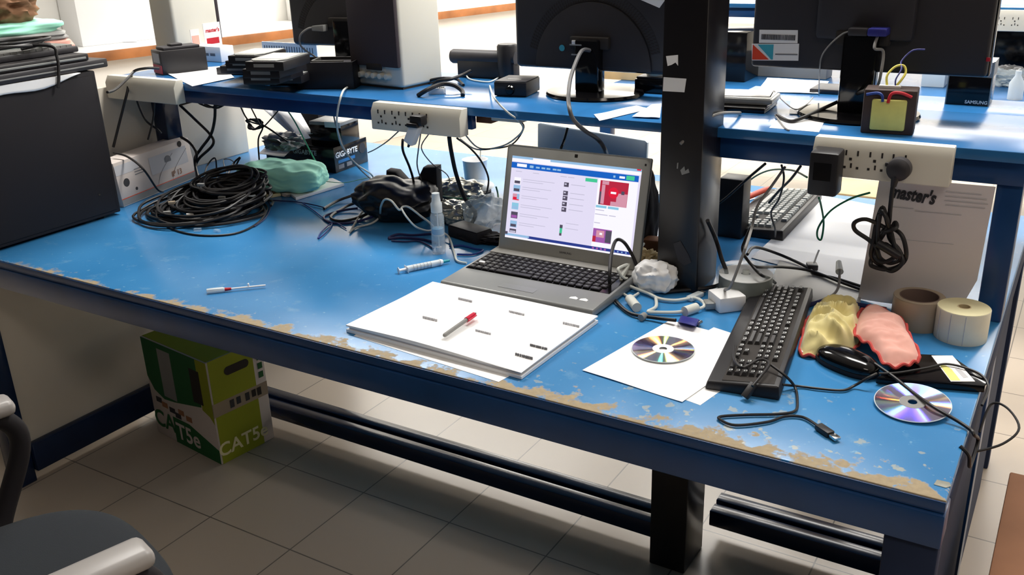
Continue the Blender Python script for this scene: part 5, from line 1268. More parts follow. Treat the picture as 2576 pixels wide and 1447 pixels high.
# spray bottle
p = D(1098, 640); t = thing('spray_bottle', 'clear spray bottle with a white pump head standing behind the syringe', 'bottle', (p.x, p.y + .012, DZ))
MB().lathe([(0, .001), (.016, .0), (.0175, .003), (.0175, .098), (.013, .108), (.0115, .112), (.0105, .112), (.012, .107), (.0165, .097), (.0165, .004), (0, .003)], 36).build('bottle_body', 'clear_plastic', t)
MB().lathe([(0, .108), (.0142, .108), (.0142, .130), (.0115, .134), (.0095, .150), (.0095, .156), (0, .157)], 28).build('pump_head', 'frosted_plastic', t)
MB().cyl((.001, 0, .010), (.001, 0, .108), .0014, n=8).build('dip_tube', 'white_plastic', t)
MB().lathe([(0, .052), (.0145, .052), (.0145, .066), (0, .066)], 24).build('blue_band', 'blue_liquid', t)
MB().lathe([(0, .048), (.0150, .048), (.0150, .0515), (0, .0515)], 24).build('inner_ring', 'frosted_plastic', t)
MB().lathe([(0, .006), (.008, .006), (.008, .016), (0, .016)], 20).build('tube_weight', 'white_plastic', t)
# syringe
p0, p1 = D(1003, 680, .009), D(1128, 655, .009); d_ = p1 - p0; L_ = d_.length
t = thing('syringe', 'clear syringe with a teal needle cap lying left of the laptop', 'syringe', (p0 + p1) / 2 - V((0, 0, .001)), math.atan2(d_.y, d_.x))
MB().cyl((-L_ * .34, 0, 0), (L_ * .32, 0, 0), .0075, n=24).build('barrel', 'frosted_plastic', t)
mb = MB(); mb.box(-L_ * .352, -L_ * .34, -.013, .013, -.007, .007, .001); mb.build('finger_flange', 'white_plastic', t)
mb = MB(); mb.cyl((-L_ * .5, 0, 0), (-L_ * .34, 0, 0), .0035, n=12); mb.cyl((-L_ * .51, 0, 0), (-L_ * .50, 0, 0), .0080, n=20); mb.build('plunger', 'white_plastic', t)
MB().cyl((L_ * .32, 0, 0), (L_ * .38, 0, 0), .0085, .006, 20).build('hub', 'white_plastic', t)
MB().cyl((L_ * .38, 0, 0), (L_ * .52, 0, 0), .0042, .003, 14).build('needle_cap', 'teal_plastic', t)
for k in range(6): MB().cyl((-L_ * .22 + k * .009, 0, 0), (-L_ * .22 + k * .009 + .0007, 0, 0), .0077, n=20).build('scale_mark', 'ink_grey', t)
# thin brush / screwdriver with clear handle
p0, p1 = D(519, 733, .006), D(668, 718, .006); d_ = p1 - p0; L_ = d_.length
t = thing('screwdriver', 'small screwdriver with a clear handle and red collar on the open bench', 'screwdriver', (p0 + p1) / 2, math.atan2(d_.y, d_.x))
MB().lathe([(0, -L_ * .5), (.0058, -L_ * .49), (.0065, -L_ * .42), (.0062, -L_ * .22), (.0045, -L_ * .19), (0, -L_ * .19)], 8, mtx=Matrix.Rotation(PI / 2, 4, 'Y')).build('handle', 'frosted_plastic', t)
MB().cyl((-L_ * .19, 0, 0), (-L_ * .08, 0, 0), .0042, .0032, 12).build('collar', 'label_red', t)
MB().cyl((-L_ * .08, 0, 0), (L_ * .5, 0, 0), .0022, n=10).build('shank', 'paper', t)
MB().box(L_ * .20, L_ * .225, -.001, .006, -.001, .008, .001).build('clip', 'white_plastic', t)
# ------------------------------------------------------------------ cables over the bench
H_ = lambda px, py, y=.655: PY(px, py, y)
cable('white cord hanging from the shelf edge by the cream speaker down to the bench', [S(888, 212, .004), S(870, 222, .006), PY(860, 236, .655), H_(850, 275, .64), H_(848, 320, .66), H_(862, 370, .74), H_(895, 412, .82), D(935, 440, .03), D(942, 470, .012), D(928, 510, .01), D(900, 550, .006), D(880, 585, .004)], .0028, 'offwhite_cable')
cable('grey cord running beside the hanging white one', [PY(838, 280, .72), PY(846, 318, .73), PY(872, 385, .80), PY(905, 425, .88), D(938, 455, .02)], .0022, 'grey_cable')
cable('white cord looped over the black plastic bag, its near end on the bench', [D(880, 584, .004), D(898, 572, .004), D(935, 562, .006), D(955, 545, .02), D(958, 520, .07), D(968, 502, .10), D(985, 506, .108), D(1004, 528, .09), D(1014, 520, .09), D(1030, 522, .085), D(1060, 545, .06), D(1080, 560, .04), D(1100, 580, .02), D(1128, 595, .012), D(1142, 635, .004), D(1150, 656, .004), D(1174, 662, .004)], .0028, 'offwhite_cable')
cable('white cord lying across the front of the black plastic bag to the spray bottle', [D(1010, 525, .098), D(1022, 545, .082), D(1045, 570, .05), D(1070, 580, .02), D(1085, 580, .008)], .0026, 'offwhite_cable')
cable('white cord dropping from the adapter box over the shelf edge', [S(1232, 216, .008), PY(1240, 240, .668), PY(1256, 262, .648), PY(1280, 285, .65), PY(1300, 300, .68), PY(1316, 322, .80), PY(1300, 345, .90), PY(1262, 368, .98), PY(1200, 376, 1.0), PY(1158, 350, .95)], .0024, 'offwhite_cable')
cable('green cord slanting down past the mainboard carton', [PY(722, 276, .80), PY(745, 312, .84), PY(780, 380, .92), PY(806, 428, .96)], .0022, 'green_cable')
cable('thin green cord trailing from the tray towards the cable heap', [D(808, 455, .03), D(862, 460, .012), D(905, 452, .008), D(932, 446, .006)], .0012, 'green_cable')
cable('black cord from the charger block down to the black plastic bag', [PY(1013, 352, .61), PY(1014, 380, .66), PY(1030, 420, .74), PY(1040, 455, .80), D(1045, 505, .05), D(1055, 520, .03)], .0034)
cable('thin grey cord from the left socket strip to the foil wrap', [PY(1058, 338, .66), PY(1052, 380, .70), PY(1050, 420, .78), PY(1066, 465, .84), D(1088, 495, .02)], .0018, 'grey_cable')
cable('thin pale cord curving from the left socket strip to the cup side', [PY(1078, 338, .66), PY(1060, 372, .72), PY(1085, 410, .82), PY(1125, 440, .90), D(1132, 470, .03), D(1125, 500, .02)], .0016, 'grey_cable')
cable('thick black cable hanging beside the white cup into the heap', [PY(1130, 345, .68), PY(1135, 380, .70), PY(1148, 440, .74), PY(1170, 500, .76), D(1195, 535, .04), D(1190, 556, .02), D(1176, 572, .008)], .0056)
cable('thin black cord arching around the white cup to the thick cable', [PY(1150, 348, .68), PY(1182, 372, .76), PY(1210, 405, .82), PY(1228, 445, .84), PY(1226, 478, .82), D(1215, 510, .03), D(1198, 530, .025)], .0026)
cable('black cord running right from the junction box behind the laptop lid', [PY(1165, 332, .75), PY(1200, 370, .95), PY(1240, 374, 1.0), PY(1290, 362, 1.0), PY(1318, 320, .98), PY(1300, 300, .95)], .0022)
cable('thick grey cable curving from the middle monitor over the shelf edge to the laptop', [m2.location + V((.012, -.062, .118)), PY(1462, 130, .85), PY(1437, 190, .76), PY(1430, 240, .70), PY(1432, 270, .645), PY(1442, 300, .64), PY(1470, 328, .66), PY(1505, 352, .72), PY(1525, 385, .78), D(1532, 420, .04)], .0050, 'slate_cable')
cable('short black cord hanging behind the laptop lid from the shelf', [PY(1428, 322, .76), PY(1420, 350, .76), PY(1408, 385, .78), D(1400, 430, .02)], .0034)
# dark cords left of the heap
for lab, pts, r_, m in (('uppermost of the black cords fanning left from the black plastic bag', [D(935, 478, .03), D(900, 488, .02), D(850, 505, .008), D(815, 525, .004)], .0042, 'black_cable'),
                        ('middle of the black cords fanning left from the black plastic bag', [D(945, 500, .03), D(905, 508, .015), D(870, 520, .006), D(832, 545, .004), D(855, 556, .004), D(900, 548, .006), D(940, 530, .02)], .0040, 'black_cable'),
                        ('lowest of the black cords fanning left from the black plastic bag', [D(938, 545, .02), D(905, 556, .006), D(870, 562, .003), D(830, 560, .003), D(815, 545, .003), D(860, 530, .006), D(900, 524, .01)], .0034, 'navy_cable')):
    cable(lab, pts, r_, m)
cable('thin blue wires twisted together left of the black plastic bag', [D(760, 510, .003), D(790, 530, .003), D(815, 550, .004), D(835, 562, .003), D(820, 585, .003), D(800, 600, .003), D(812, 580, .003), D(840, 560, .004), D(870, 575, .003)], .0018, 'blue_cable')
cable('dark blue wire running from the cable coil to the blue twist', [D(648, 500, .003), D(700, 505, .003), D(745, 508, .003), D(790, 516, .004), D(822, 524, .003)], .0018, 'navy_cable')
cable('navy ribbon of wires in front of the black plastic bag, left end', [D(1100, 612, .004), D(1060, 602, .004), D(1010, 598, .004), D(978, 600, .004), D(1000, 590, .010), D(1040, 592, .008), D(1090, 588, .006)], .0036, 'navy_cable')
cable('red-violet wire looping below the navy ribbon', [D(985, 606, .003), D(1020, 608, .003), D(1050, 606, .003), D(1075, 616, .003), D(1090, 626, .003)], .0022, 'navy_cable')
cable('blue wire under the left corner of the laptop', [D(1130, 620, .003), D(1160, 618, .003), D(1195, 626, .003), D(1215, 630, .003), D(1190, 640, .003), D(1150, 640, .003)], .0026, 'blue_cable')
cable('green loop standing by the pale round lid', [D(1248, 470, .03), D(1252, 485, .015), D(1254, 500, .004)], .0028, 'green_cable')
cable('green cord behind the foil wrap', [D(1095, 490, .01), D(1140, 498, .05), D(1185, 500, .05), D(1210, 510, .03)], .0022, 'green_cable')
for lab, pts in (('thin white wire loops above the spray bottle, left one', [D(1070, 500, .01), D(1080, 470, .03), D(1115, 455, .045), D(1120, 462, .04), D(1090, 478, .03)]), ('thin white wire loops right of the spray bottle head', [D(1112, 500, .03), D(1120, 520, .03), D(1112, 545, .02), D(1108, 570, .01)])):
    cable(lab, pts, .0018, 'offwhite_cable')
# cords hanging at the left under the shelf
for lab, pts, r_ in (('brown-black cord leaving the black box and dropping along the left socket strip', [S(400, 172, .03), S(365, 172, .035), PY(332, 185, .66), PY(318, 240, .62), PY(300, 310, .60), PY(285, 370, .58)], .0042),
                     ('brown-black cord running from the left strip to the back of the tower', [PY(335, 182, .64), PY(318, 200, .60), PY(290, 225, .50), PY(270, 232, .44)], .004),
                     ('brown-black cord hanging in a curve before the left shelf post', [PY(330, 185, .645), PY(340, 240, .66), PY(365, 300, .69), PY(395, 325, .70), PY(405, 335, .715)], .0034),
                     ('short black cord hanging between the left strip and the white carton', [PY(388, 250, .69), PY(385, 300, .69), PY(372, 352, .66)], .003),
                     ('black cord arching over the white carton to the cable coil', [PY(286, 385, .52), PY(320, 394, .52), PY(360, 425, .50), D(395, 475, .04), D(410, 482, .02)], .0034),
                     ('thick black cord dropping from the shelf behind the post into the cable coil', [PY(453, 265, .80), PY(490, 300, .78), PY(530, 340, .76), PY(535, 365, .75), PY(500, 400, .74), PY(492, 425, .73), D(505, 450, .05)], .0044),
                     ('second thick black cord dropping straight from the shelf to the cable coil', [PY(541, 262, .76), PY(540, 300, .76), PY(530, 340, .755), PY(505, 375, .745), PY(490, 402, .735), D(498, 445, .06)], .0046),
                     ('black cord draped in low loops under the shelf edge', [PY(455, 264, .76), PY(490, 255, .74), PY(505, 262, .74), PY(530, 270, .74), PY(560, 262, .74), PY(572, 258, .74), PY(545, 272, .73), PY(515, 262, .73)], .003),
                     ('black cord bending from the post over the white carton end', [PY(455, 345, .74), PY(478, 360, .74), PY(494, 385, .73), PY(492, 415, .73), D(500, 470, .03)], .0044),
                     ('thin black cord from the shelf to the knotted cord over the mainboard carton', [PY(604, 266, .84), PY(625, 303, .86), PY(660, 318, .90), PY(650, 350, .90), PY(652, 400, .88), D(660, 470, .01)], .0026),
                     ('thin black cord crossing the knotted cord over the mainboard carton', [PY(630, 268, .84), PY(652, 310, .87), PY(662, 320, .90), PY(700, 278, .86)], .0022),
                     ('black looped cord end standing out of the cable coil', [D(510, 470, .05), PY(520, 420, .80), PY(541, 398, .82), PY(545, 440, .82), D(545, 470, .04)], .0026),
                     ('black hooked cord end right of the cable coil', [D(560, 470, .04), PY(585, 415, .86), PY(604, 396, .88), PY(596, 412, .88), PY(594, 425, .88)], .003)):
    cable(lab, pts, r_)
pk = PY(640, 312, .90); pts = [pk + V((.03 * math.cos(k * 1.1) * (1 + .2 * math.sin(k)), .012 * math.sin(k * 2.3), .016 * math.sin(k * 1.1))) for k in range(26)]
cable('black cord knotted in small loops above the mainboard carton', pts + [pk + V((.05, 0, -.005)), pk + V((.09, .01, -.03)), pk + V((.13, .01, -.05))], .003, name='cable')
cable('grey cord bent in a wire loop behind the cable coil', [D(575, 450, .02), PY(562, 405, .95), PY(580, 402, .95), PY(596, 420, .95), D(600, 452, .02)], .0018, 'grey_cable')
cable('thin grey cord from the left socket strip to the mainboard carton', [PY(1005, 328, .68), PY(975, 355, .80), PY(945, 375, .92), PY(926, 384, .98)], .0018, 'grey_cable')
# ------------------------------------------------------------------ around the column: cords, tissue, adapter, spindle
heap('tissue', 'crumpled white tissue at the foot of the column', 'tissue', 1648, 728, (.088, .075, .062), 'tissue', 61, .30, 1.5)
heap('wrapper', 'crumpled beige wrapper between the laptop and the column', 'wrapper', 1618, 690, (.07, .06, .055), 'beige', 71, .5, 2.4)
p = D(1632, 672); t = thing('wooden_block', 'small brown wooden block between laptop and column', 'block', (p.x, p.y + .04, DZ), .1); MB().box(-.028, .024, -.02, .02, 0, .060, .004).build('block_body', 'brown', t)
cable('thick black cord arching over the laptop keyboard to the blue plug', [D(1700, 806, .012), D(1650, 800, .008), D(1590, 790, .006), D(1556, 765, .006), D(1536, 735, .008), D(1534, 690, .05), D(1538, 640, .075), D(1550, 605, .09), D(1570, 610, .09), D(1592, 645, .06), D(1608, 685, .03), D(1622, 712, .008)], .0040, 'black_cable',
      extra=[('video_plug', 'vga_blue', lambda mb: mb.hexa([D(1704, 812, 0), D(1752, 824, 0), D(1762, 806, 0), D(1712, 796, 0), D(1706, 809, .015), D(1750, 820, .015), D(1760, 803, .015), D(1714, 793, .015)], .003)),
             ('plug_screw', 'chrome', lambda mb: mb.cyl(D(1756, 815, .008), D(1764, 810, .008), .004, n=10))])
cable('white cord crossing the right edge of the laptop screen', [D(1640, 560, .05), D(1622, 610, .05), D(1600, 635, .05), D(1588, 655, .045), D(1572, 690, .03), D(1552, 735, .01), D(1548, 760, .004), D(1558, 768, .004)], .0028, 'offwhite_cable')
cable('beige video cable with two ferrite lumps looping right of the laptop', [D(1640, 690, .02), D(1600, 700, .015), D(1570, 700, .03), D(1555, 680, .05), D(1562, 672, .05), D(1580, 668, .045), D(1562, 700, .03), D(1580, 718, .012), D(1630, 738, .008), D(1660, 752, .006), D(1700, 756, .006), D(1745, 750, .008), D(1768, 760, .010), D(1770, 772, .010), D(1745, 780, .008), D(1700, 786, .007), D(1650, 786, .006), D(1630, 784, .006), D(1650, 772, .006), D(1650, 750, .006)], .0036, 'offwhite_cable',
      extra=[('ferrite', 'offwhite_cable', lambda mb: mb.cyl(D(1722, 784, .010), D(1752, 774, .010), .0105, n=16)), ('ferrite', 'offwhite_cable', lambda mb: mb.cyl(D(1584, 752, .010), D(1602, 774, .010), .0105, n=16)), ('video_plug', 'grey_plastic', lambda mb: mb.cyl(D(1612, 800, .008), D(1622, 794, .008), .0075, n=12)),
             ('video_plug', 'silver_plastic', lambda mb: plug_box(D(1772, 766, .010), D(1800, 765, .010) - D(1772, 766, .010), .03, .026, .014)(mb))])
cable('beige cord crossing under the ferrite lump', [D(1566, 738, .004), D(1585, 748, .006), D(1600, 742, .006), D(1606, 738, .004)], .003, 'offwhite_cable')
p = D(1748, 752); t = thing('usb_plug', 'clear-shelled plug lying before the spindle of discs', 'plug', (p.x, p.y, DZ), 1.3); MB().box(-.022, .022, -.008, .008, .001, .011, .002).build('plug_body', 'frosted_plastic', t); MB().box(.018, .032, -.006, .006, .002, .009).build('metal_tip', 'chrome', t)
# white square adapter
a, b, c = D(1787, 763, .0), D(1826, 802, .0), D(1862, 770, .0)
ctr = D(1822, 778, .0)
t = thing('square_adapter', 'white square adapter with a cord rising from it, left of the black keyboard', 'adapter', (ctr.x, ctr.y + .012, DZ), -.78)
MB().box(-.030, .030, -.030, .030, 0, .034, .004).build('adapter_body', 'white_plastic', t)
pa = V((ctr.x - .008, ctr.y + .022, DZ + .034))
cable('grey cord rising from the white square adapter to the shelf', [pa + V((0, 0, .001)), D(1838, 720, .08), D(1862, 660, .14), D(1880, 610, .18), PY(1892, 570, .66), PY(1905, 520, .67), PY(1940, 470, .70), PY(1975, 420, .74)], .0030, 'grey_cable')
cable('thick black cord curling from the column to the spindle', [D(1668, 735, .006), D(1720, 730, .006), D(1775, 725, .008), D(1812, 715, .02), D(1828, 690, .05), D(1815, 650, .08), D(1800, 600, .11), PY(1780, 555, .60)], .0046)
# disc spindle
a, b = D(1803, 690, .05), D(1950, 690, .05); c = (a + b) / 2; r_ = (b - a).length / 2
t = thing('disc_spindle', 'smoky spindle case of blank discs with a white top disc', 'disc case', (c.x, c.y, DZ))
MB().lathe([(0, 0), (r_ * 1.02, 0), (r_ * 1.02, .006), (r_, .007)], 48).build('case_base', 'black_plastic', t)
MB().lathe([(r_ * .16, .007), (r_ * .92, .007), (r_ * .92, .050), (r_ * .16, .050), (r_ * .16, .007)], 48).build('disc_stack', 'smoked_plastic', t)
MB().lathe([(r_ * .16, .0502), (r_ * .92, .0502), (r_ * .92, .0516), (r_ * .16, .0516), (r_ * .16, .0502)], 48).build('top_disc', 'paper', t)
MB().lathe([(r_ * .99, .007), (r_, .007), (r_, .058), (r_ * .97, .062), (0, .064), (0, .0628), (r_ * .96, .0605), (r_ * .99, .057), (r_ * .99, .007)], 48).build('clear_cover', 'clear_cover', t)
MB().cyl((0, 0, .007), (0, 0, .060), r_ * .12, n=20).build('spindle_post', 'offwhite_cable', t)
# far half, right bay
q = [D(*p) for p in ((1890, 650), (2168, 722), (2210, 520), (2062, 492))]
topsheet([(p.x, p.y) for p in q], DZ, 'large white printed sheet on the far half behind the disc spindle', seed=12, curl=.002)
q = [D(*p, .001) for p in ((1800, 500), (1830, 520), (1900, 500), (1870, 455))]
topsheet([(p.x, p.y) for p in q], DZ, 'white sheet beside the column behind the glare-washed keyboard', seed=14, curl=.002)
q = [D(*p) for p in ((1930, 735), (2160, 800), (2168, 730), (1960, 660))]
mb = MB(); mb.prism([(p.x, p.y) for p in q], DZ + .0018, DZ + .0050, .001); tag(mb.build('plastic_sleeve', 'grey_plastic', loc='base'), 'grey plastic sleeve lying behind the black keyboard', 'sleeve')
p0, p1 = D(1872, 500, .03), D(1935, 473, .03); d_ = p1 - p0
t = thing('marker', 'orange-red marker lying on the far keyboard', 'marker', (p0 + p1) / 2, math.atan2(d_.y, d_.x)); L_ = d_.length
MB().lathe([(0, -L_ / 2), (.007, -L_ / 2 + .004), (.0085, -L_ * .2), (.008, L_ * .3), (.005, L_ / 2), (0, L_ / 2)], 18, mtx=Matrix.Rotation(PI / 2, 4, 'Y')).build('marker_body', 'orange_red', t)
cable('black cord lying along the edge of the large white sheet to the letterhead', [D(1880, 640, .05), D(1900, 622, .04), D(1960, 640, .012), D(2030, 672, .006), D(2050, 690, .006), D(2100, 700, .005), D(2170, 722, .004)], .0036)
cable('black cord crossing the white spindle top to the keyboard plug', [D(2175, 732, .008), D(2120, 712, .010), D(2040, 682, .012), D(1970, 672, .03), D(1905, 672, .068), D(1885, 660, .070), D(1868, 630, .08), D(1874, 605, .10), PY(1890, 570, .70)], .0034)
cable('black cord bending over the spindle rim down to the black keyboard', [D(1870, 640, .085), D(1885, 660, .072), D(1912, 690, .068), D(1935, 700, .05), D(1950, 712, .025)], .0034)
p = D(2042, 678); t = thing('clip', 'black cable clip where the cords cross on the white sheet', 'clip', (p.x, p.y, DZ + .001), .4); MB().box(-.012, .012, -.014, .014, 0, .014, .003).build('clip_body', 'black_plastic', t)
cable('grey plug cord standing up from the sleeve beside the letterhead', [D(2050, 760, .005), D(2090, 745, .008), D(2108, 725, .02), D(2112, 690, .045), D(2112, 672, .052)], .0030, 'grey_cable', extra=[('plug_head', 'offwhite_cable', lambda mb: mb.cyl(D(2112, 684, .046), D(2110, 660, .055), .0085, .006, 12))])
cable('thin pale wire standing by the cable clip', [D(2045, 672, .010), D(2052, 650, .02), D(2060, 630, .03)], .0022, 'grey_cable')
cable('green cord hanging from the black adapter in a loop over the white sheet', [PY(2188, 485, .66), PY(2140, 500, .68), PY(2090, 530, .72), PY(2060, 570, .76), PY(2056, 595, .78), PY(2066, 602, .78), PY(2072, 560, .75), PY(2065, 515, .68), PY(2060, 498, .62)], .0022, 'green_cable')
cable('green cord rising from the far keyboard behind the adapter', [D(1812, 560, .01), D(1840, 520, .03), PY(1880, 460, 1.1), PY(1930, 430, 1.0), PY(1990, 428, .85), PY(2030, 446, .72)], .0022, 'green_cable')
cable('black cord slanting from the shelf down behind the column', [PY(1925, 412, .74), PY(1880, 450, .78), PY(1830, 495, .82), PY(1790, 525, .84)], .0032)
cable('black cord hanging from the right shelf onto the far keyboard', [PY(1966, 415, .74), PY(1972, 450, .76), PY(1960, 500, .82), PY(1940, 535, .88), PY(1950, 575, .92), D(1950, 596, .012)], .0024)
cable('black cord hanging from the right shelf, left of the adapter', [PY(2014, 418, .74), PY(1990, 450, .78), PY(1960, 480, .86), PY(1935, 510, .92)], .003)
cable('grey cord looping from the column top over the right shelf', [S(1862, 284, .004), PY(1810, 286, .66), PY(1770, 305, .62), PY(1740, 335, .60), PY(1712, 362, .575)], .0034, 'grey_cable')
# black item behind the column
p = PY(1830, 420, .95); t = thing('black_box', 'black box in the gap between column and right shelf', 'box', (p.x, 1.0, DZ)); MB().box(-.03, .035, -.02, .04, 0, .155, .004).build('box_body', 'black_plastic', t)
p = PY(1630, 430, .80); mb = MB(); t = thing('black_bag', 'black bag hanging at the left side of the column', 'bag', (p.x + .01, .76, DZ)); MB().blob((.06, .07, .22), 33, .2, 1.5, 4).build('bag_body', 'matt_black', t)
# front right: usb plug over the keyboard, mouse cord, loose usb cord
cable('black cord lying over the keyboard with a metal-tipped plug at its near end', [D(1850, 870, .034), D(1848, 905, .035), D(1870, 925, .036), D(1910, 905, .040), D(1935, 915, .040), D(1915, 945, .036), D(1893, 972, .028)], .0026, 'black_cable',
      extra=[('plug_shell', 'black_plastic', plug_box(D(1898, 965, .026), D(1880, 990, .012) - D(1898, 965, .026), .030, .013, .008)), ('metal_tip', 'chrome', plug_box(D(1884, 984, .015), D(1874, 1000, .006) - D(1884, 984, .015), .014, .011, .005))])
cable('black cord from the keyboard looping on the bench to a near plug', [D(1935, 915, .038), D(1975, 945, .030), D(2000, 975, .006), D(2006, 1010, .004), D(2000, 1034, .004), D(1960, 1042, .004), D(1880, 1044, .004), D(1815, 1048, .004), D(1812, 1056, .004), D(1850, 1070, .004), D(1930, 1062, .004), D(1975, 1048, .004), D(2020, 1050, .004), D(2058, 1072, .005)], .0024, 'black_cable',
      extra=[('plug_shell', 'black_plastic', plug_box(D(2058, 1072, .006), D(2112, 1108, .006) - D(2058, 1072, .006), .030, .014, .009)), ('metal_tip', 'chrome', plug_box(D(2092, 1094, .006), D(2112, 1108, .006) - D(2092, 1094, .006), .015, .012, .005))])
cable('mouse cord curving in front of the mouse to the keyboard', [D(1968, 968, .012), D(2010, 972, .004), D(2060, 978, .004), D(2120, 982, .004), D(2150, 970, .006), D(2185, 950, .022), D(2205, 940, .026)], .0024)
cable('thin black cord leaving the mouse across the labelled drive', [D(2210, 940, .022), D(2260, 938, .020), D(2330, 926, .020), D(2380, 916, .020), D(2430, 926, .020), D(2470, 945, .018), D(2486, 975, .010), D(2470, 1020, .004)], .0022)
cable('black cord crossing the bare disc and hanging over the right end of the bench', [D(2200, 915, .026), D(2250, 950, .018), D(2300, 990, .014), D(2350, 1025, .016), D(2410, 1060, .008), D(2442, 1082, .003), V((.010, D(2455, 1090).y, DZ - .004)), V((.014, .27, DZ - .04)), V((.012, .20, DZ - .05)), V((.010, .16, DZ - .01)), V((-.004, .16, DZ + .003))], .0030)
cable('black cord looping out in the air beyond the right end of the bench', [V((.012, .32, .700)), V((.020, .36, .735)), V((.045, .35, .74)), V((.068, .31, .728)), V((.050, .275, .712)), V((.014, .25, .70))], .0020)
p = D(2030, 893); t = thing('usb_plug', 'small white plug between keyboard and mouse', 'plug', (p.x, p.y, DZ), .3); MB().box(-.012, .012, -.007, .007, 0, .009, .002).build('plug_body', 'white_plastic', t)
p = D(2370, 1218); mb = MB(); mb.prism([(-.010, -.008), (.006, -.009), (.012, -.001), (.008, .008), (-.008, .007)], 0, .0008); o = mb.build('tape_scrap', 'foil'); o.location = (p.x, p.y, DZ + .0002); tag(o, 'silver scrap of tape at the front right corner of the bench', 'tape')
cable('blue wire bundle behind the yellow cloth', [D(2030, 770, .004), D(2070, 758, .006), D(2120, 760, .006), D(2190, 772, .006), D(2230, 778, .006)], .0048, 'navy_cable')
# ------------------------------------------------------------------ under the bench
a, b, c = PZ(558, 1170, 0), PZ(395, 1085, 0), PZ(691, 1101, 0)
d1 = (c - a); rz = math.atan2(d1.y, d1.x)
t = thing('cable_carton', 'green and white printed network cable carton with a grip hole, under the bench', 'carton', (a.x, a.y, 0), rz)
W1 = d1.length; W2 = (b - a).length * .98; HC = .345
mb = MB(); mb.box(0, W1, 0, W2, 0, HC, .003); cb = mb.build('carton_body', 'card_white', t)
mb = MB(); mb.box(.006, W1 - .04, -.0006, .0005, 0.0, HC); mb.build('lime_side', 'card_lime', t)
MB().box(.004, W1 - .004, .004, W2 - .004, HC - .0004, HC + .0008).build('lime_top', 'card_lime', t)
mb = MB(); mb.prism([(.001, .16), (W1 - .001, .16), (W1 - .001, .205), (.001, .205)], 0, .0010, mtx=Matrix.Translation((0, .0002, 0)) @ Matrix.Rotation(PI / 2, 4, 'X')); mb.build('tape_band', 'tape_brown', t)
mb = MB(); L0 = W1 * .36; mb.prism([(W1 * .50 + (.042 if (k % 12) < 6 else -.042) * 0 + (.030 * (1 if -PI / 2 < (2 * PI * k / 24) - 0 <= PI / 2 or 2 * PI * k / 24 > 1.5 * PI else -1)) + .014 * math.cos(2 * PI * k / 24), HC - .052 + .014 * math.sin(2 * PI * k / 24)) for k in range(24)], 0, .0012, mtx=Matrix.Translation((0, -.0004, 0)) @ Matrix.Rotation(PI / 2, 4, 'X')); mb.build('grip_hole', 'slot_black', t)
text('lettering', 'CAT5e', .062, 'label_top', t, (W1 * .44, -.0012, .045), FRONT, 0, .0012)
for k, x in enumerate((.30, .42, .58, .70, .80)): MB().box(W1 * x, W1 * (x + .07), -.0022, -.0010, .17 + .003 * (k % 2), .196).build('print_block', 'slot_black' if k > 2 else 'ink_dark', t)
for k in range(3): MB().box(W1 - .026, W1 - .010, -.0018, -.0005, HC - .06 - k * .03, HC - .04 - k * .03).build('print_block', 'card_green', t)
# left face (local x = 0 plane)
LF = Matrix.Translation((0, 0, 0)) @ Matrix(((0, 0, -1, 0), (-1, 0, 0, W2), (0, 1, 0, 0), (0, 0, 0, 1)))
def lface(nm, m, poly, off=.0006):
    mb = MB(); mb.prism(poly, 0, off, mtx=LF); return mb.build(nm, m, t)
lface('green_swoosh', 'card_green', [(0, HC - .002), (.001, HC * .60), (.03, HC * .48), (.08, HC * .42), (.14, HC * .44), (W2 - .06, HC * .52), (W2 - .05, HC - .002)])
lface('lime_swoosh', 'card_lime', [(W2 - .055, HC * .50), (W2 - .02, HC * .46), (W2 - .001, HC * .40), (W2 - .001, HC - .002), (W2 - .055, HC - .002)], .0007)
lface('grey_panel', 'grey_plastic', [(.085, HC * .46), (.155, HC * .46), (.155, HC - .02), (.085, HC - .02)], .0010)
lface('name_block', 'slot_black', [(W2 - .095, HC * .55), (W2 - .045, HC * .55), (W2 - .045, HC * .88), (W2 - .095, HC * .88)], .0012)
lface('green_foot', 'card_green', [(.11, HC * .27), (.20, HC * .27), (W2 - .001, HC * .14), (W2 - .001, .001), (.11, .001)])
for k, (x, z) in enumerate(((.03, .36), (.06, .33), (.10, .31), (.15, .33), (.13, .28), (.19, .30))): lface('print_block', 'card_brown' if k % 2 else 'ink_dark', [(x, HC * z), (x + .03, HC * z), (x + .03, HC * z + .018), (x, HC * z + .018)], .0010)
text('lettering', 'CA', .084, 'card_green', t, (-.0014, W2 - .058, .060), (PI / 2, 0, -PI / 2), 0, .0014)
text('lettering', 'T5e', .080, 'card_white', t, (-.0014, W2 - .185, .046), (PI / 2, 0, -PI / 2), 0, .0014)
# ------------------------------------------------------------------ chair
sc_ = V((-1.43, -.66, 0))
ch = thing('office_chair', 'dark fabric office chair with grey arms pulled up at the left of the bench', 'chair', (-1.373, -.62, 0), -.28)
def sblob(mb, w_, d_, h, z, power=3.2): mb.blob((w_, d_, h), 0, 0, 1, 5, power, floor=False); bmesh.ops.translate(mb.bm, verts=mb.bm.verts, vec=(0, 0, z)); return mb
sblob(MB(), .52, .54, .10, .385, 3.0).build('seat', 'chair_fabric', ch)
MB().box(-.20, .20, -.20, .20, .355, .395, .02).build('seat_pan', 'black_plastic', ch)
mb = MB(); mb.blob((.46, .08, .50), 0, 0, 1, 4, 3.2, floor=False); bmesh.ops.translate(mb.bm, verts=mb.bm.verts, vec=(0, -.30, .56)); mb.build('backrest', 'chair_fabric', ch)
MB().box(-.03, .03, -.30, -.22, .33, .62, .01).build('back_bar', 'black_plastic', ch)
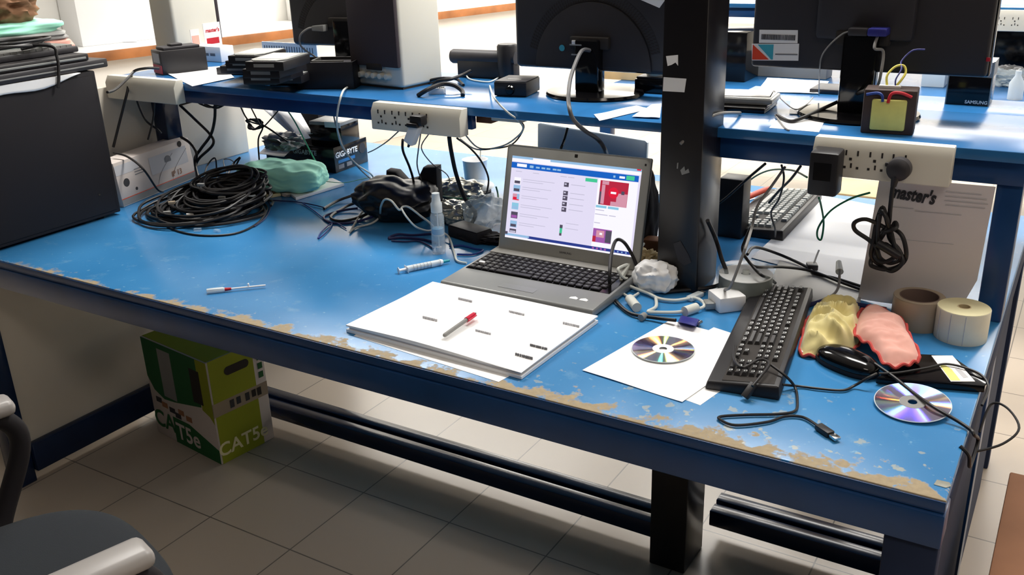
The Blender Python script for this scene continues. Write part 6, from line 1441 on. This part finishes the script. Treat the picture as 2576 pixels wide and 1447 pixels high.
for s_ in (-1, 1):
    arm = MB(); arm.tube([(s_ * .20, .05, .375), (s_ * .30, .07, .38), (s_ * .335, .10, .43), (s_ * .338, .16, .56), (s_ * .335, .15, .625), (s_ * .330, .10, .645), (s_ * .325, -.10, .645), (s_ * .325, -.16, .62), (s_ * .32, -.12, .50), (s_ * .31, -.03, .40), (s_ * .2, -.03, .375)], .020, 12, 6)
    a_ = arm.build('armrest', 'matt_black', ch)
    MB().box(s_ * .33 - .032, s_ * .33 + .032, -.13, .165, .650, .682, .014, 3).build('arm_pad', 'chair_arm', a_)
MB().cyl((0, 0, .09), (0, 0, .36), .028, n=20).build('gas_lift', 'black_plastic', ch)
for k in range(5):
    a_ = 2 * PI * k / 5 + .3; l = MB(); l.hexa([(math.cos(a_ + s) * r, math.sin(a_ + s) * r, z) for z in (.06, .10) for s, r in ((-.5, .05), (-.06, .28), (.06, .28), (.5, .05))]); lg = l.build('base_leg', 'black_plastic', ch)
    MB().cyl((math.cos(a_) * .28, math.sin(a_) * .28 - .012, .028), (math.cos(a_) * .28, math.sin(a_) * .28 + .012, .028), .028, n=16).build('caster', 'black_plastic', lg)
# ------------------------------------------------------------------ brown carton at the right edge
t = thing('cardboard_box', 'brown cardboard box on the floor right of the bench', 'box', (.0, .0, 0))
q = [PZ(2487, 1447, .40), PZ(2532, 1190, .40)]
x0 = q[0].x; t.location = (x0 + .17, .48, 0)
MB().box(-.17, .17, -.42, .27, 0, .40, .004).build('box_body', 'card_brown', t)
MB().box(-.10, -.02, .12, .20, .40, .4012).build('shipping_label', 'paper', t)
# ------------------------------------------------------------------ background: counter on the left wall
cz = .90
cn = thing('wall_counter', 'white counter with a brown wooden edge along the left wall', 'counter', along(2.2, .3, 0), math.atan2(wd.y, wd.x)); 
def cl(t0, t1, o0, o1, z0, z1, bev=.004): mb = MB(); mb.box(t0 - 2.2, t1 - 2.2, o0 - .3, o1 - .3, z0, z1, bev); return mb
cl(-3.0, 6.5, 0.0, .62, cz - .02, cz).build('counter_top', 'white_plastic', cn)
cl(-3.0, 6.5, -.018, .0, cz - .055, cz + .002).build('wooden_edge', 'wood_edge', cn)
cl(-3.0, 6.5, .06, .60, 0, cz - .02).build('counter_front', 'white_wall', cn)
def onc(name, label, cat, px, py, sz, m, depth=.2, z=None):
    """box on the counter whose near lower corner shows at this pixel"""
    p = PZ(px, py, cz); t_ = (p - V((wl0.x, wl0.y, cz))).dot(wd); o_ = min(max((p - V((wl0.x, wl0.y, cz))).dot(wn), .02), .60 - sz[1])
    t = thing(name, label, cat, along(t_ + sz[0] / 2, o_ + sz[1] / 2, cz), math.atan2(wd.y, wd.x))
    MB().box(-sz[0] / 2, sz[0] / 2, -sz[1] / 2, sz[1] / 2, 0, sz[2], .004).build('case', m, t); return t
onc('cabinet', 'tall white case at the far left on the wall counter', 'cabinet', 20, 92, (.62, .25, .45), 'white_plastic')
t = onc('cabinet', 'white case with a framed paper right of the cluttered gap on the wall counter', 'cabinet', 292, 62, (.28, .25, .45), 'white_plastic')
MB().box(.141, .150, -.10, .10, .03, .40, .003).build('paper_frame', 'beige', t)
for i, (px, py, sz, m, lab) in enumerate(((200, 62, (.16, .06, .06), 'grey_plastic', 'grey case in the gap between the white cases'), (205, 45, (.18, .05, .16), 'dark_silver', 'dark metal rack in the gap between the white cases'), (250, 62, (.10, .03, .03), 'white_plastic', 'small white case in the gap between the white cases'))):
    onc('metal_case', lab, 'case', px, py, sz, m)
q = [PZ(*p, cz) for p in ((150, 112), (345, 106), (335, 92), (145, 98))]
topsheet([(p.x, p.y) for p in q], cz, 'white sheet overhanging the wooden edge of the wall counter', seed=22, curl=.004)
t = onc('printer', 'white machine with dark screws on the wall counter behind the left monitor', 'printer', 578, 40, (.9, .28, .30), 'white_plastic')
for x in (-.10, -.04): MB().cyl((x, -.141, .10), (x, -.145, .10), .012, n=14).build('dial', 'ink_dark', t)
# printed white cartons behind the hard drives
p = PZ(655, 118, 1.10); 
t = thing('printed_carton', 'white printed carton on the shelf behind the hard drives', 'carton', (S(660, 128).x - .04, 1.085, SZ), -.02); MB().box(-.085, .14, -.03, .03, 0, .052, .002).build('carton_body', 'white_plastic', t)
random.seed(9)
for k in range(7): x = -.075 + k * .027; MB().box(x, x + random.uniform(.012, .026), -.0308, -.0298, .020, .029).build('print_block', 'ink_grey', t)
t = thing('printed_sheet', 'white barcode-printed sheet standing behind the black tub', 'paper', (S(800, 150).x + .02, 1.10, SZ), -.05); MB().box(-.16, .10, -.002, .002, 0, .070).build('sheet', 'paper', t)
x = -.15
while x < .09: MB().box(x, x + .004, -.0027, -.0019, .034, .058).build('barcode_bar', 'ink_grey', t); x += .012
# ------------------------------------------------------------------ second bench row beyond
b2 = thing('workbench', 'second blue workbench standing behind the first one', 'workbench', (.4, 3.7, 0))
def b2p(nm, m, x0, x1, y0, y1, z0, z1): return MB().box(x0 - .4, x1 - .4, y0 - 3.7, y1 - 3.7, z0, z1, .003).build(nm, m, b2)
X0, X1 = -2.0, 1.9
b2p('desktop', 'blue_enamel', X0, X1, 2.95, 4.45, .728, .75); b2p('front_apron', 'navy_enamel', X0, X1, 2.946, 3.0, .672, .728)
for x in (X0, X1 - .06):
    for y in (2.96, 4.39): b2p('leg', 'navy_enamel', x, x + .06, y, y + .055, 0, .672)
for x in (X0, X1 - .06): b2p('shelf_post', 'navy_enamel', x, x + .05, 3.65, 3.71, .75, 1.04)
b2p('shelf_board', 'blue_enamel', X0, X1, 3.618, 4.05, 1.078, 1.10); b2p('shelf_apron', 'navy_enamel', X0, X1, 3.64, 3.66, 1.03, 1.078)
a, b = PY(2505, 20, 3.58), PY(2600, 25, 3.58)
strip('cream socket strip on the second bench at the top right', a.x, b.x + .1, 1.0, 1.09, [PY(x, 15, 3.58).x for x in (2525, 2560)], y=3.58, yb=3.617)
def on2(name, label, cat, px, py, sz, m, rz=0):
    p = PZ(px, py, .75); t = thing(name, label, cat, (p.x, p.y, .75), rz); MB().box(-sz[0] / 2, sz[0] / 2, -sz[1] / 2, sz[1] / 2, 0, sz[2], .005).build('case', m, t); return t
on2('computer', 'dark computer case on the second bench right of the column', 'computer', 1852, 190, (.22, .40, .24), 'gloss_black')
on2('computer', 'black computer case on the second bench behind the black glossy box', 'computer', 2545, 175, (.24, .3, .22), 'gloss_black')
on2('metal_case', 'grey flat case on the second bench seen under the wide monitor', 'case', 1960, 190, (.50, .12, .12), 'grey_plastic')
on2('metal_case', 'pale blue case on the second bench seen right of the monitor stand', 'case', 2350, 215, (.10, .12, .12), 'lid_silver')
p = PY(1600, 195, 3.3); t = thing('plastic_case', 'tan case on the second bench left of the column', 'case', (p.x, 3.3, .75)); MB().box(-.2, .2, -.1, .1, 0, p.z - .75 + .06, .005).build('case', 'tan_wood', t)
t = on2('bottle', 'pale bottle at the right end of the second bench', 'bottle', 2552, 250, (.001, .001, .001), 'white_plastic')
MB().lathe([(0, 0), (.03, 0), (.03, .07), (.012, .10), (.012, .12), (0, .12)], 24).build('bottle_body', 'frosted_plastic', t)
for k, (px, py) in enumerate(((2505, 215), (2535, 205), (2560, 218))):
    p = PZ(px, py, .75); mb = MB(); mb.blob((.14, .12, .07), 80 + k, .5, 2.3, 4, ridged=True); bmesh.ops.translate(mb.bm, verts=mb.bm.verts, vec=p); tag(mb.build('plastic_bag', ('clear_film', 'grey_plastic', 'clear_film')[k], loc='base', angle=60), ('left clear crumpled bag on the second bench at the right edge', 'grey crumpled bag on the second bench at the right edge', 'right clear crumpled bag on the second bench at the right edge')[k], 'bag')
p = PY(2200, 500, 1.9)
t = thing('wooden_crate', 'tan wooden crate on the floor beyond the bench, behind the letterhead', 'crate', (PY(2160, 490, 1.75).x, 1.80, 0)); MB().box(-.12, .12, -.1, .1, 0, .70, .004).build('crate_body', 'tan_wood', t)
for x in (-.04, .04): MB().box(x - .003, x + .003, -.102, -.099, .02, .69).build('board_gap', 'brown', t)

# ------------------------------------------------------------------ repeats share a group
GROUPS = {'socket_strip': 'cream socket strips under the shelves', 'speaker': 'pair of cream speakers', 'optical_disc': 'purple discs on the bench', 'monitor': 'black monitors on the shelf', 'cable': 'loose cables and cords', 'dust_cloth': 'cloths', 'keyboard': 'keyboards', 'laptop': 'laptops',
          'paper_sheet': 'loose white sheets', 'paper_scrap': 'paper scraps', 'plastic_bag': 'crumpled plastic bags', 'foil_wrap': 'crumpled foil wraps', 'cable_coil': 'cable coils', 'metal_case': 'metal cases in the background', 'cabinet': 'white cases on the wall counter', 'computer': 'dark computers on the second bench', 'usb_plug': 'small usb plugs', 'workbench': 'blue workbenches'}
for o in C.objects:
    if o.parent is None and 'category' in o and 'group' not in o and o.get('kind') != 'structure':
        g = GROUPS.get(o.name.split('.')[0])
        if g: o['group'] = g
